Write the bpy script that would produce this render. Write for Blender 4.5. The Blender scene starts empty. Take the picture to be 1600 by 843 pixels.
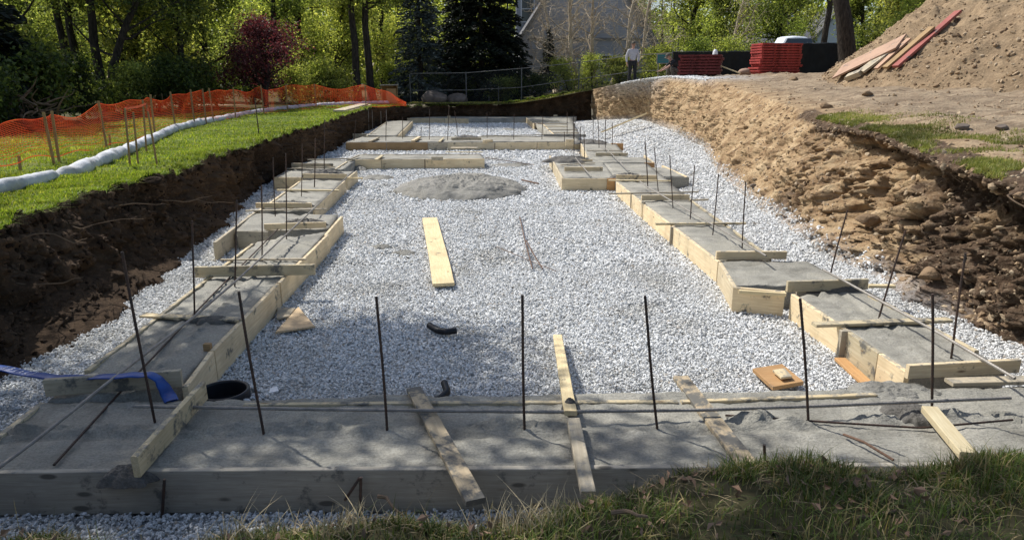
import bpy, bmesh, math, random
import numpy as np
from mathutils import Vector, Matrix

random.seed(7)
RNG = np.random.default_rng(7)
scene = bpy.context.scene
COL = scene.collection
R = math.radians

# ------------------------------------------------------------------ camera geometry
CAM_H, FPX, CX, CY, HOR = 2.5, 1067.0, 800.0, 421.5, 120.0
PITCH = math.atan((CY - HOR) / FPX)
FWD = np.array([0, math.cos(PITCH), -math.sin(PITCH)])
UPV = np.array([0, math.sin(PITCH), math.cos(PITCH)])


def ray(px, py):
    return FWD + np.array([1, 0, 0]) * ((px - CX) / FPX) + UPV * ((CY - py) / FPX)


def P(px, py, z=0.0):
    """survey point: photo coordinates of a point known to lie at height z"""
    d = ray(px, py)
    t = (z - CAM_H) / d[2]
    return np.array([d[0] * t, d[1] * t, z])


def PD(px, py, Z):
    """survey point at forward distance Z (world Y)"""
    d = ray(px, py)
    t = Z / d[1]
    return np.array([d[0] * t, Z, CAM_H + d[2] * t])


# ------------------------------------------------------------------ noise
def _hash(ix, iy, iz):
    h = (ix.astype(np.int64) * 374761393 + iy.astype(np.int64) * 668265263 + iz.astype(np.int64) * 2147483647) & 0xFFFFFFFF
    h = ((h ^ (h >> 13)) * 1274126177) & 0xFFFFFFFF
    h = (h ^ (h >> 16)) & 0xFFFFFFFF
    h = (h * 2246822519) & 0xFFFFFFFF
    h = h ^ (h >> 15)
    return (h & 0xFFFFFF) / float(0xFFFFFF)


def vnoise(p):
    p = np.asarray(p, float)
    i = np.floor(p)
    f = p - i
    u = f * f * (3 - 2 * f)
    i = i.astype(np.int64)
    out = 0
    for dx in (0, 1):
        for dy in (0, 1):
            for dz in (0, 1):
                w = (u[..., 0] if dx else 1 - u[..., 0]) * (u[..., 1] if dy else 1 - u[..., 1]) * (u[..., 2] if dz else 1 - u[..., 2])
                out = out + w * _hash(i[..., 0] + dx, i[..., 1] + dy, i[..., 2] + dz)
    return out * 2 - 1


def fbm(p, octv=4, rough=0.5):
    s, a, t = 0, 1, 0
    p = np.asarray(p, float)
    for k in range(octv):
        s = s + a * vnoise(p * (2.03 ** k) + 17.3 * k)
        t += a
        a *= rough
    return s / t


def ss(a, b, x):
    t = np.clip((x - a) / (b - a), 0, 1)
    return t * t * (3 - 2 * t)


# ------------------------------------------------------------------ mesh helpers
class MB:
    def __init__(self):
        self.v, self.f, self.n = [], {}, 0

    def add(self, v, f):
        v = np.asarray(v, float).reshape(-1, 3)
        f = np.asarray(f, np.int64)
        self.v.append(v)
        self.f.setdefault(f.shape[1], []).append(f + self.n)
        self.n += len(v)
        return self

    def tube(self, pts, rad, seg=6, cap=True):
        pts = np.asarray(pts, float)
        n = len(pts)
        rad = np.broadcast_to(np.asarray(rad, float), (n,))
        tan = np.gradient(pts, axis=0)
        tan /= np.linalg.norm(tan, axis=1)[:, None] + 1e-9
        ref = np.array([0, 0, 1.0]) if abs(tan[0][2]) < 0.9 else np.array([1.0, 0, 0])
        a = np.cross(tan, ref)
        a /= np.linalg.norm(a, axis=1)[:, None] + 1e-9
        b = np.cross(tan, a)
        th = np.arange(seg) * 2 * np.pi / seg
        v = pts[:, None] + rad[:, None, None] * (np.cos(th)[None, :, None] * a[:, None] + np.sin(th)[None, :, None] * b[:, None])
        i = np.arange(n - 1)[:, None] * seg
        j = np.arange(seg)[None]
        k = (j + 1) % seg
        f = np.stack([i + j, i + k, i + seg + k, i + seg + j], -1).reshape(-1, 4)
        base = self.n
        self.add(v.reshape(-1, 3), f)
        if cap:
            for r0, rev in ((0, False), (n - 1, True)):
                idx = base + r0 * seg + np.arange(seg)
                if rev:
                    idx = idx[::-1]
                self.f.setdefault(seg, []).append(idx[None])
        return self

    def box(self, c, s, rot=None, cham=0.0):
        x, y, z = np.asarray(s, float) / 2
        v = np.array([[-x, -y, -z], [x, -y, -z], [x, y, -z], [-x, y, -z], [-x, -y, z], [x, -y, z], [x, y, z], [-x, y, z]])
        if rot is not None:
            v = v @ np.asarray(rot).T
        f = [[0, 3, 2, 1], [4, 5, 6, 7], [0, 1, 5, 4], [1, 2, 6, 5], [2, 3, 7, 6], [3, 0, 4, 7]]
        return self.add(v + np.asarray(c, float), f)

    def bar(self, a, b, w, h, up=(0, 0, 1)):
        a, b = np.asarray(a, float), np.asarray(b, float)
        x = b - a
        L = np.linalg.norm(x)
        x = x / L
        y = np.cross(up, x)
        y /= np.linalg.norm(y) + 1e-9
        z = np.cross(x, y)
        return self.box((a + b) / 2, (L, w, h), np.stack([x, y, z], 1))

    def build(self, name, mat=None, parent=None, smooth=False, origin=None):
        V = np.concatenate(self.v)
        if origin is not None:
            V = V - np.asarray(origin)
        loops, starts, pos = [], [], 0
        for k, fl in self.f.items():
            F = np.concatenate(fl)
            loops.append(F.ravel())
            starts.append(pos + np.arange(len(F)) * k)
            pos += F.size
        loops = np.concatenate(loops).astype(np.int32)
        starts = np.concatenate(starts).astype(np.int32)
        me = bpy.data.meshes.new(name)
        me.vertices.add(len(V))
        me.vertices.foreach_set('co', V.astype(np.float32).ravel())
        me.loops.add(len(loops))
        me.loops.foreach_set('vertex_index', loops)
        me.polygons.add(len(starts))
        me.polygons.foreach_set('loop_start', starts)
        me.update(calc_edges=True)
        me.validate()
        me.polygons.foreach_set('use_smooth', np.full(len(me.polygons), bool(smooth)))
        me.update()
        if mat:
            me.materials.append(mat)
        o = bpy.data.objects.new(name, me)
        COL.objects.link(o)
        if parent:
            o.parent = parent
        if origin is not None:
            o.location = Vector(origin)
        return o


def grid(V, name, mat, smooth=True, parent=None, close_u=False):
    nr, nc = V.shape[:2]
    i = np.arange(nr - 1)[:, None] * nc
    j = np.arange(nc - 1)[None]
    f = np.stack([i + j, i + j + 1, i + nc + j + 1, i + nc + j], -1).reshape(-1, 4)
    return MB().add(V.reshape(-1, 3), f).build(name, mat, parent, smooth)


def gnormals(V):
    du = np.gradient(V, axis=1)
    dv = np.gradient(V, axis=0)
    n = np.cross(du, dv)
    return n / (np.linalg.norm(n, axis=-1)[..., None] + 1e-9)


def tag(o, label=None, cat=None, group=None, kind=None):
    if label:
        o['label'] = label
    if cat:
        o['category'] = cat
    if group:
        o['group'] = group
    if kind:
        o['kind'] = kind
    return o


def thing(name, label, cat, loc=(0, 0, 0), rz=0, group=None):
    o = bpy.data.objects.new(name, None)
    COL.objects.link(o)
    o.location = Vector(loc)
    o.rotation_euler = (0, 0, rz)
    return tag(o, label, cat, group)


def copy_tree(o, parent=None):
    c = o.copy()
    COL.objects.link(c)
    c.parent = parent
    for ch in list(o.children):
        copy_tree(ch, c)
    return c


# ------------------------------------------------------------------ materials
class NT:
    def __init__(self, name, rough=0.8, spec=0.3):
        self.m = bpy.data.materials.new(name)
        self.m.use_nodes = True
        self.t = self.m.node_tree
        self.b = self.t.nodes['Principled BSDF']
        self.out = self.t.nodes['Material Output']
        self.b.inputs['Roughness'].default_value = rough
        self.b.inputs['Specular IOR Level'].default_value = spec
        self._o = None

    def n(self, typ, **kw):
        x = self.t.nodes.new(typ)
        for k, v in kw.items():
            setattr(x, k, v)
        return x

    def l(self, a, b):
        self.t.links.new(a, b)

    def coord(self, kind='Object', scale=(1, 1, 1), loc=None):
        tc = self.n('ShaderNodeTexCoord')
        mp = self.n('ShaderNodeMapping')
        mp.inputs['Scale'].default_value = scale
        self.l(tc.outputs[kind], mp.inputs['Vector'])
        if loc is not None:
            self.l(loc, mp.inputs['Location'])
        return mp.outputs[0]

    def rand_offset(self, s=40):
        oi = self.n('ShaderNodeObjectInfo')
        m = self.n('ShaderNodeMath', operation='MULTIPLY')
        self.l(oi.outputs['Random'], m.inputs[0])
        m.inputs[1].default_value = s
        return m.outputs[0]

    def noise(self, vec, scale, detail=4, rough=0.55, dist=0.0):
        x = self.n('ShaderNodeTexNoise')
        x.inputs['Scale'].default_value = scale
        x.inputs['Detail'].default_value = detail
        x.inputs['Roughness'].default_value = rough
        x.inputs['Distortion'].default_value = dist
        self.l(vec, x.inputs['Vector'])
        return x.outputs['Fac']

    def voro(self, vec, scale, feature='F1', out='Distance'):
        x = self.n('ShaderNodeTexVoronoi', feature=feature)
        x.inputs['Scale'].default_value = scale
        self.l(vec, x.inputs['Vector'])
        return x.outputs[out]

    def ramp(self, fac, stops):
        x = self.n('ShaderNodeValToRGB')
        e = x.color_ramp.elements
        while len(e) < len(stops):
            e.new(0.5)
        for i, (p, c) in enumerate(stops):
            e[i].position = p
            if not isinstance(c, (tuple, list)):
                c = (c, c, c)
            e[i].color = (*c, 1)
        self.l(fac, x.inputs[0])
        return x.outputs[0]

    def mix(self, fac, a, b, mode='MIX'):
        x = self.n('ShaderNodeMix', data_type='RGBA', blend_type=mode)
        for sock, v in ((x.inputs[0], fac), (x.inputs[6], a), (x.inputs[7], b)):
            if isinstance(v, (int, float)):
                sock.default_value = v
            elif isinstance(v, tuple):
                sock.default_value = (*v, 1)
            else:
                self.l(v, sock)
        return x.outputs[2]

    def math(self, op, a, b=0.0):
        x = self.n('ShaderNodeMath', operation=op)
        for s, v in ((x.inputs[0], a), (x.inputs[1], b)):
            if isinstance(v, (int, float)):
                s.default_value = v
            else:
                self.l(v, s)
        return x.outputs[0]

    def color(self, c):
        if isinstance(c, tuple):
            self.b.inputs['Base Color'].default_value = (*c, 1)
        else:
            self.l(c, self.b.inputs['Base Color'])
        return self

    def bump(self, h, strength=0.5, dist=0.02):
        x = self.n('ShaderNodeBump')
        x.inputs['Strength'].default_value = strength
        x.inputs['Distance'].default_value = dist
        self.l(h, x.inputs['Height'])
        self.l(x.outputs[0], self.b.inputs['Normal'])
        return self


def mat_wood(name, lo, hi, smear=0.0, knots=True, stain=0.0, rough=0.75, edge_smear=0.75):
    k = NT(name, rough, 0.25)
    off = k.rand_offset(60)
    v = k.coord('Object', (1, 1, 1), off)
    vg = k.coord('Object', (0.9, 16, 16), off)
    g1 = k.noise(vg, 3.2, 5, 0.6, 0.6)
    g2 = k.noise(vg, 14, 3, 0.6)
    g = k.mix(0.35, g1, g2)
    col = k.ramp(g, [(0.3, lo), (0.52, tuple((a + b) / 2 for a, b in zip(lo, hi))), (0.7, hi)])
    oi = k.n('ShaderNodeObjectInfo')
    col = k.mix(1.0, col, k.ramp(oi.outputs['Random'], [(0, (0.72, 0.73, 0.74)), (0.5, (0.95, 0.92, 0.86)), (1, (1.06, 1.0, 0.9))]), 'MULTIPLY')
    blot = k.noise(v, 2.6, 3)
    col = k.mix(k.ramp(blot, [(0.45, 0.0), (0.75, 0.45)]), col, tuple(c * 0.55 for c in lo))
    if knots:
        vk = k.coord('Object', (2.2, 7, 7), off)
        kn = k.voro(vk, 1.0)
        col = k.mix(k.ramp(kn, [(0.03, 0.85), (0.11, 0.0)]), col, (0.13, 0.07, 0.03))
    if stain:
        vs = k.coord('Object', (3.2, 9, 9), off)
        s = k.voro(vs, 1.0)
        col = k.mix(k.ramp(s, [(0.13, 0.9 * stain), (0.2, 0.0)]), col, (0.03, 0.028, 0.025))
    h = g
    if smear:
        s = k.noise(v, 5.0, 6, 0.7)
        msk = k.ramp(s, [(0.62 - 0.22 * smear, 0.0), (0.70 - 0.2 * smear, 0.95)])
        col = k.mix(msk, col, (0.13, 0.125, 0.11))
        h = k.mix(0.6, g, msk)
    sx = k.n('ShaderNodeSeparateXYZ')
    k.l(k.coord('Object'), sx.inputs[0])
    en = k.noise(v, 9.0, 5, 0.7)
    edge = k.math('ADD', k.math('MULTIPLY', sx.outputs[2], 9.0), en)
    col = k.mix(k.ramp(edge, [(0.50, 0.0), (0.58, edge_smear)]), col, (0.24, 0.225, 0.195))
    k.color(col)
    k.bump(h, 0.35, 0.004)
    return k.m


M = {}
M['lumber'] = mat_wood('lumber', (0.64, 0.50, 0.31), (0.90, 0.79, 0.57), smear=0.12)
M['lumber_flat'] = mat_wood('lumber_flat', (0.62, 0.49, 0.28), (0.86, 0.75, 0.50), smear=0.02, edge_smear=0.0)
M['lumber_smeared'] = mat_wood('lumber_smeared', (0.54, 0.43, 0.26), (0.78, 0.68, 0.47), smear=0.45)
M['lumber_grey'] = mat_wood('lumber_grey', (0.31, 0.285, 0.245), (0.50, 0.47, 0.41), smear=0.25, stain=0.8)
M['lumber_weathered'] = mat_wood('lumber_weathered', (0.40, 0.34, 0.25), (0.62, 0.55, 0.42), smear=0.3)
M['plywood'] = mat_wood('plywood', (0.50, 0.27, 0.11), (0.68, 0.42, 0.20), smear=0.1, knots=False, edge_smear=0.0)
M['lumber_caked'] = mat_wood('lumber_caked', (0.42, 0.33, 0.22), (0.62, 0.52, 0.36), smear=0.85, edge_smear=0.0)
M['plywood_pale'] = mat_wood('plywood_pale', (0.56, 0.40, 0.24), (0.74, 0.58, 0.38), smear=0.2, knots=False, edge_smear=0.0)
M['stake_wood'] = mat_wood('stake_wood', (0.28, 0.18, 0.09), (0.46, 0.32, 0.17), edge_smear=0.0)
M['red_board'] = mat_wood('red_board', (0.27, 0.075, 0.065), (0.42, 0.16, 0.14), smear=0.1, knots=False, edge_smear=0.0)
M['pink_board'] = mat_wood('pink_board', (0.40, 0.24, 0.17), (0.56, 0.40, 0.29), smear=0.15, knots=False, edge_smear=0.0)
M['osb'] = mat_wood('osb', (0.42, 0.25, 0.10), (0.60, 0.42, 0.20), knots=False, edge_smear=0.0)


def mat_concrete(name, lo, hi, rough=0.72):
    k = NT(name, rough, 0.35)
    v = k.coord('Object')
    a = k.noise(v, 2.3, 6, 0.65, 0.3)
    b = k.noise(v, 60, 4, 0.7)
    w = k.noise(v, 9, 5, 0.6)
    col = k.ramp(a, [(0.3, lo), (0.7, hi)])
    col = k.mix(k.ramp(b, [(0.35, 0.5), (0.62, 0.0)]), col, tuple(c * 0.45 for c in lo))
    wet = k.noise(k.coord('Object', (1.2, 2.2, 1)), 1.1, 5, 0.65, 0.6)
    col = k.mix(1.0, col, k.ramp(wet, [(0.36, (0.72, 0.71, 0.69)), (0.5, (1.0, 1.0, 1.0)), (0.66, (1.16, 1.15, 1.13))]), 'MULTIPLY')
    sw = k.noise(k.coord('Object', (2.0, 9.0, 1)), 3.0, 4, 0.6, 1.6)
    k.color(col)
    k.l(k.ramp(wet, [(0.36, 0.5), (0.6, 0.9)]), k.b.inputs['Roughness'])
    k.bump(k.mix(0.4, k.mix(0.35, b, w), sw), 1.0, 0.025)
    return k.m


M['concrete'] = mat_concrete('concrete', (0.275, 0.26, 0.215), (0.43, 0.405, 0.34))
M['concrete_rough'] = mat_concrete('concrete_rough', (0.20, 0.19, 0.16), (0.36, 0.34, 0.295))
M['concrete_dark'] = mat_concrete('concrete_dark', (0.11, 0.10, 0.085), (0.20, 0.185, 0.16))


def mat_metal(name, c, rough=0.55, metallic=0.6, rust=None):
    k = NT(name, rough, 0.4)
    k.b.inputs['Metallic'].default_value = metallic
    v = k.coord('Object')
    n = k.noise(v, 14, 4)
    k.color(k.ramp(n, [(0.35, c), (0.7, rust or tuple(x * 1.3 for x in c))]))
    k.bump(k.noise(v, 120, 2), 0.2, 0.003)
    return k.m


M['rebar'] = mat_metal('rebar', (0.05, 0.042, 0.038), 0.6, 0.35, (0.11, 0.06, 0.04))
M['rebar_pale'] = mat_metal('rebar_pale', (0.22, 0.20, 0.175), 0.55, 0.3, (0.34, 0.31, 0.27))
M['galvanised'] = mat_metal('galvanised', (0.13, 0.135, 0.135), 0.5, 0.5)
M['rust_stick'] = mat_metal('rust_stick', (0.12, 0.07, 0.045), 0.8, 0.1)


def mat_plain(name, c, rough=0.6, var=0.25, scale=6, spec=0.3, bump=0.0):
    k = NT(name, rough, spec)
    v = k.coord('Object')
    n = k.noise(v, scale, 4)
    k.color(k.ramp(n, [(0.3, tuple(x * (1 - var) for x in c)), (0.7, tuple(min(1, x * (1 + var)) for x in c))]))
    if bump:
        k.bump(k.noise(v, scale * 8, 3), bump, 0.01)
    return k.m


M['black_plastic'] = mat_plain('black_plastic', (0.015, 0.016, 0.018), 0.4)
M['white_paint'] = mat_plain('white_paint', (0.75, 0.76, 0.77), 0.5, 0.06)
M['sock'] = None
M['screen'] = mat_plain('screen', (0.012, 0.014, 0.014), 0.85, 0.3, 3)
M['car_white'] = mat_plain('car_white', (0.8, 0.82, 0.85), 0.25, 0.04, 3, 0.5)
M['glass_dark'] = mat_plain('glass_dark', (0.03, 0.04, 0.05), 0.1, 0.1, 2, 0.6)
M['skin'] = mat_plain('skin', (0.42, 0.24, 0.17), 0.55, 0.1, 20)
M['shirt_grey'] = mat_plain('shirt_grey', (0.44, 0.43, 0.45), 0.85, 0.12, 12)
M['cloth_black'] = mat_plain('cloth_black', (0.02, 0.02, 0.022), 0.85, 0.3, 12)
M['cloth_brown'] = mat_plain('cloth_brown', (0.10, 0.085, 0.065), 0.85, 0.3, 12)
M['rock'] = mat_plain('rock', (0.14, 0.112, 0.09), 0.85, 0.35, 3, 0.2, 0.7)
M['sign_green'] = mat_plain('sign_green', (0.03, 0.16, 0.17), 0.5, 0.1)
M['red_panel'] = mat_plain('red_panel', (0.34, 0.05, 0.042), 0.6, 0.4, 5)
M['red_panel_dark'] = mat_plain('red_panel_dark', (0.13, 0.022, 0.02), 0.6, 0.35, 5)
M['pole_grey'] = mat_plain('pole_grey', (0.24, 0.225, 0.20), 0.8, 0.2)
M['tyre'] = mat_plain('tyre', (0.02, 0.02, 0.02), 0.9)
M['tape_orange'] = mat_plain('tape_orange', (0.8, 0.16, 0.07), 0.6, 0.1)
M['dead_leaf'] = mat_plain('dead_leaf', (0.26, 0.16, 0.10), 0.8, 0.4, 5)
M['straw_dark'] = mat_plain('straw_dark', (0.26, 0.20, 0.11), 0.9, 0.4, 9)
M['straw'] = mat_plain('straw', (0.45, 0.36, 0.2), 0.8, 0.3, 5)

k = NT('blue_hose', 0.45, 0.4)
v = k.coord('Object')
w = k.voro(k.coord('Object', (26, 40, 40)), 1.0)
tc = k.n('ShaderNodeTexCoord')
k.color(k.ramp(k.noise(v, 6, 3), [(0.3, (0.008, 0.035, 0.17)), (0.7, (0.02, 0.085, 0.34))]))
M['blue_hose'] = k.m

k = NT('sock', 0.8, 0.2)
v = k.coord('Object')
n = k.noise(v, 7, 5, 0.6)
d = k.noise(v, 1.7, 4)
k.color(k.mix(k.ramp(d, [(0.42, 0.0), (0.7, 0.6)]), k.ramp(n, [(0.3, (0.50, 0.52, 0.55)), (0.7, (0.74, 0.75, 0.76))]), (0.3, 0.27, 0.22)))
k.bump(n, 0.6, 0.03)
M['sock'] = k.m

k = NT('net_orange', 0.5, 0.3)
v = k.coord('Object')
c = k.ramp(k.noise(v, 2, 3), [(0.3, (0.66, 0.055, 0.022)), (0.7, (0.86, 0.14, 0.04))])
k.color(c)
tr = k.n('ShaderNodeBsdfTranslucent')
k.l(c, tr.inputs[0])
mx = k.n('ShaderNodeMixShader')
mx.inputs[0].default_value = 0.45
k.l(k.b.outputs[0], mx.inputs[1])
k.l(tr.outputs[0], mx.inputs[2])
k.l(mx.outputs[0], k.out.inputs[0])
M['net_orange'] = k.m


def mat_leaf(name, stops, trans=0.45, tcol=None, rough=0.55, patch=0.5, darks=0.45):
    k = NT(name, rough, 0.3)
    ge = k.n('ShaderNodeNewGeometry')
    c = k.ramp(ge.outputs['Random Per Island'], stops)
    v = k.coord('Object')
    cl = k.noise(v, patch, 3, 0.6)
    c = k.mix(1.0, c, k.ramp(cl, [(0.36, darks), (0.62, 1.25)]), 'MULTIPLY')
    oi = k.n('ShaderNodeObjectInfo')
    c = k.mix(1.0, c, k.ramp(oi.outputs['Random'], [(0, (0.75, 0.8, 0.7)), (1, (1.2, 1.1, 1.0))]), 'MULTIPLY')
    k.color(c)
    tr = k.n('ShaderNodeBsdfTranslucent')
    k.l(k.mix(1.0, c, tcol or (1.5, 1.45, 0.75), 'MULTIPLY'), tr.inputs[0])
    mx = k.n('ShaderNodeMixShader')
    mx.inputs[0].default_value = trans
    k.l(k.b.outputs[0], mx.inputs[1])
    k.l(tr.outputs[0], mx.inputs[2])
    k.l(mx.outputs[0], k.out.inputs[0])
    return k.m


M['leaf_wood'] = mat_leaf('leaf_wood', [(0, (0.10, 0.135, 0.045)), (0.5, (0.25, 0.30, 0.095)), (1, (0.48, 0.51, 0.19))], 0.6)
M['leaf_spring'] = mat_leaf('leaf_spring', [(0, (0.16, 0.22, 0.06)), (0.5, (0.32, 0.39, 0.12)), (1, (0.52, 0.57, 0.22))], 0.6)
M['leaf_dark'] = mat_leaf('leaf_dark', [(0, (0.03, 0.05, 0.018)), (0.6, (0.08, 0.12, 0.035)), (1, (0.18, 0.22, 0.06))], 0.45)
M['leaf_maroon'] = mat_leaf('leaf_maroon', [(0, (0.07, 0.022, 0.027)), (0.6, (0.16, 0.05, 0.06)), (1, (0.32, 0.13, 0.14))], 0.45, (1.4, 0.8, 0.85), patch=1.0)
M['needle_blue'] = mat_leaf('needle_blue', [(0, (0.03, 0.042, 0.04)), (0.6, (0.08, 0.10, 0.10)), (1, (0.2, 0.23, 0.23))], 0.1, patch=1.2)
M['needle_dark'] = mat_leaf('needle_dark', [(0, (0.006, 0.010, 0.007)), (0.7, (0.016, 0.024, 0.014)), (1, (0.032, 0.045, 0.022))], 0.1, patch=1.2)
M['blade_lawn'] = mat_leaf('blade_lawn', [(0, (0.13, 0.19, 0.028)), (0.7, (0.27, 0.34, 0.05)), (1, (0.46, 0.44, 0.14))], 0.4, (1.3, 1.4, 0.6), patch=0.8, darks=0.7)
M['blade_bank'] = mat_leaf('blade_bank', [(0, (0.07, 0.11, 0.025)), (0.55, (0.15, 0.21, 0.05)), (0.75, (0.23, 0.28, 0.08)), (0.8, (0.36, 0.29, 0.14)), (1, (0.52, 0.43, 0.24))], 0.35, (1.3, 1.3, 0.7), patch=2.0)
M['blade_dry'] = mat_leaf('blade_dry', [(0, (0.14, 0.19, 0.035)), (0.5, (0.27, 0.29, 0.07)), (1, (0.46, 0.40, 0.18))], 0.35, (1.2, 1.2, 0.7), patch=1.0)

k = NT('bark', 0.9, 0.15)
v = k.coord('Object', (6, 6, 1.2))
n = k.noise(v, 3, 6, 0.65)
k.color(k.ramp(n, [(0.35, (0.018, 0.015, 0.012)), (0.7, (0.075, 0.062, 0.05))]))
k.bump(n, 0.8, 0.05)
M['bark'] = k.m
M['root_brown'] = mat_plain('root_brown', (0.16, 0.11, 0.07), 0.9, 0.35, 6)
M['bark_pale'] = mat_plain('bark_pale', (0.46, 0.38, 0.27), 0.9, 0.35, 4)


def mat_dirt(name, tan, dark, bias=0.5, stretch=(1, 1, 1), gravel=False):
    k = NT(name, 0.95, 0.1)
    v = k.coord('Object', stretch)
    v1 = k.coord('Object')
    a = k.noise(v, 0.55, 5, 0.65, 0.4)
    b = k.noise(v1, 3.2, 6, 0.7, 0.2)
    c = k.noise(v1, 18, 5, 0.7)
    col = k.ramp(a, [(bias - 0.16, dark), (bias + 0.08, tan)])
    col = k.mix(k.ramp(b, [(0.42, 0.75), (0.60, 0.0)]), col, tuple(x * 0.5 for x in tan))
    col = k.mix(k.ramp(c, [(0.52, 0.0), (0.75, 0.7)]), col, tuple(min(1, x * 1.45) for x in tan))
    k.color(col)
    k.bump(k.mix(0.45, b, c), 1.0, 0.07)
    return k.m


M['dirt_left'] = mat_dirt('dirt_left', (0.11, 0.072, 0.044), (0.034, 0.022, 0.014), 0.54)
M['dirt_pile'] = mat_dirt('dirt_pile', (0.34, 0.245, 0.15), (0.20, 0.135, 0.08), 0.46)

# right bank: dark topsoil near the top and close by, tan sand lower down and further off
k = NT('dirt_right', 0.95, 0.1)
v1 = k.coord('Object')
at = k.n('ShaderNodeAttribute')
at.attribute_name = 'topsoil'
a = k.noise(v1, 0.9, 5, 0.65, 0.5)
b = k.noise(v1, 3.0, 6, 0.7, 0.2)
c = k.noise(v1, 20, 5, 0.7)
msk = k.math('ADD', at.outputs['Fac'], k.math('MULTIPLY', k.math('SUBTRACT', a, 0.5), 1.5))
b2 = k.noise(k.coord('Object', (1.0, 2.6, 1.0)), 1.1, 6, 0.7, 0.8)
tan = k.ramp(k.mix(0.5, b, b2), [(0.36, (0.13, 0.078, 0.042)), (0.46, (0.30, 0.195, 0.105)), (0.54, (0.44, 0.31, 0.175)), (0.66, (0.58, 0.44, 0.27))])
pl_ = k.n('ShaderNodeAttribute')
pl_.attribute_name = 'plateau'
tan = k.mix(pl_.outputs['Fac'], tan, k.ramp(b2, [(0.36, (0.17, 0.125, 0.085)), (0.64, (0.37, 0.29, 0.20))]))
drk = k.ramp(b, [(0.36, (0.05, 0.032, 0.02)), (0.64, (0.15, 0.10, 0.065))])
col = k.mix(k.ramp(msk, [(0.40, 0.0), (0.62, 1.0)]), tan, drk)
col = k.mix(k.ramp(c, [(0.5, 0.0), (0.75, 0.45)]), col, (0.46, 0.37, 0.26))
at2 = k.n('ShaderNodeAttribute')
at2.attribute_name = 'gravelly'
col = k.mix(at2.outputs['Fac'], col, k.ramp(k.voro(v1, 24, out='Color'), [(0.2, (0.25, 0.24, 0.23)), (0.8, (0.55, 0.55, 0.54))]))
k.color(col)
k.bump(k.mix(0.45, b, c), 1.0, 0.08)
M['dirt_right'] = k.m

k = NT('gravel_bed', 0.9, 0.2)
v = k.coord('Object')
vc = k.voro(v, 22, out='Color')
vd = k.voro(v, 22)
col = k.ramp(vc, [(0.1, (0.42, 0.42, 0.40)), (0.9, (0.78, 0.775, 0.74))])
col = k.mix(k.ramp(vd, [(0.35, 0.0), (0.75, 0.8)]), col, (0.30, 0.30, 0.285))
k.color(col)
k.bump(k.ramp(vd, [(0.0, 1.0), (0.7, 0.0)]), 1.0, 0.03)
M['gravel_bed'] = k.m

k = NT('gravel_stone', 0.85, 0.25)
ge = k.n('ShaderNodeNewGeometry')
col = k.ramp(ge.outputs['Random Per Island'], [(0, (0.44, 0.44, 0.43)), (0.3, (0.63, 0.63, 0.61)), (0.75, (0.78, 0.775, 0.75)), (0.96, (0.88, 0.87, 0.84)), (1, (0.48, 0.40, 0.31))])
n = k.noise(k.coord('Object'), 60, 3)
col = k.mix(1.0, col, k.ramp(n, [(0.3, 0.82), (0.7, 1.1)]), 'MULTIPLY')
n2 = k.noise(k.coord('Object'), 0.9, 5, 0.65)
col = k.mix(1.0, col, k.ramp(n2, [(0.30, (0.78, 0.76, 0.72)), (0.48, (1.0, 1.0, 1.0)), (0.7, (1.08, 1.08, 1.08))]), 'MULTIPLY')
k.color(col)
M['gravel_stone'] = k.m

k = NT('clod', 0.95, 0.1)
ge = k.n('ShaderNodeNewGeometry')
k.color(k.ramp(ge.outputs['Random Per Island'], [(0, (0.16, 0.105, 0.065)), (0.5, (0.34, 0.24, 0.145)), (1, (0.48, 0.38, 0.26))]))
k.bump(k.noise(k.coord('Object'), 25, 4), 0.8, 0.03)
M['clod'] = k.m
k = NT('clod_dark', 0.95, 0.1)
ge = k.n('ShaderNodeNewGeometry')
k.color(k.ramp(ge.outputs['Random Per Island'], [(0, (0.022, 0.014, 0.009)), (0.6, (0.06, 0.04, 0.026)), (1, (0.11, 0.076, 0.05))]))
k.bump(k.noise(k.coord('Object'), 25, 4), 0.8, 0.03)
M['clod_dark'] = k.m

k = NT('lawn_soil', 0.95, 0.1)
v = k.coord('Object')
n = k.noise(v, 1.2, 5)
f = k.noise(v, 40, 4, 0.7)
col = k.ramp(n, [(0.3, (0.10, 0.14, 0.025)), (0.55, (0.17, 0.22, 0.04)), (0.75, (0.26, 0.25, 0.08))])
k.color(k.mix(k.ramp(f, [(0.35, 0.6), (0.6, 0.0)]), col, (0.04, 0.05, 0.015)))
k.bump(f, 0.7, 0.03)
M['lawn_soil'] = k.m
k = NT('bank_soil', 0.95, 0.1)
v = k.coord('Object')
k.color(k.ramp(k.noise(v, 6, 5, 0.7), [(0.3, (0.035, 0.035, 0.015)), (0.7, (0.10, 0.085, 0.045))]))
M['bank_soil'] = k.m
k = NT('wood_floor', 0.95, 0.1)
v = k.coord('Object')
n = k.noise(v, 0.5, 6, 0.65)
k.color(k.ramp(n, [(0.35, (0.035, 0.04, 0.015)), (0.55, (0.075, 0.075, 0.03)), (0.72, (0.12, 0.10, 0.055))]))
k.bump(k.noise(v, 8, 4), 0.8, 0.1)
M['wood_floor'] = k.m

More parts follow.
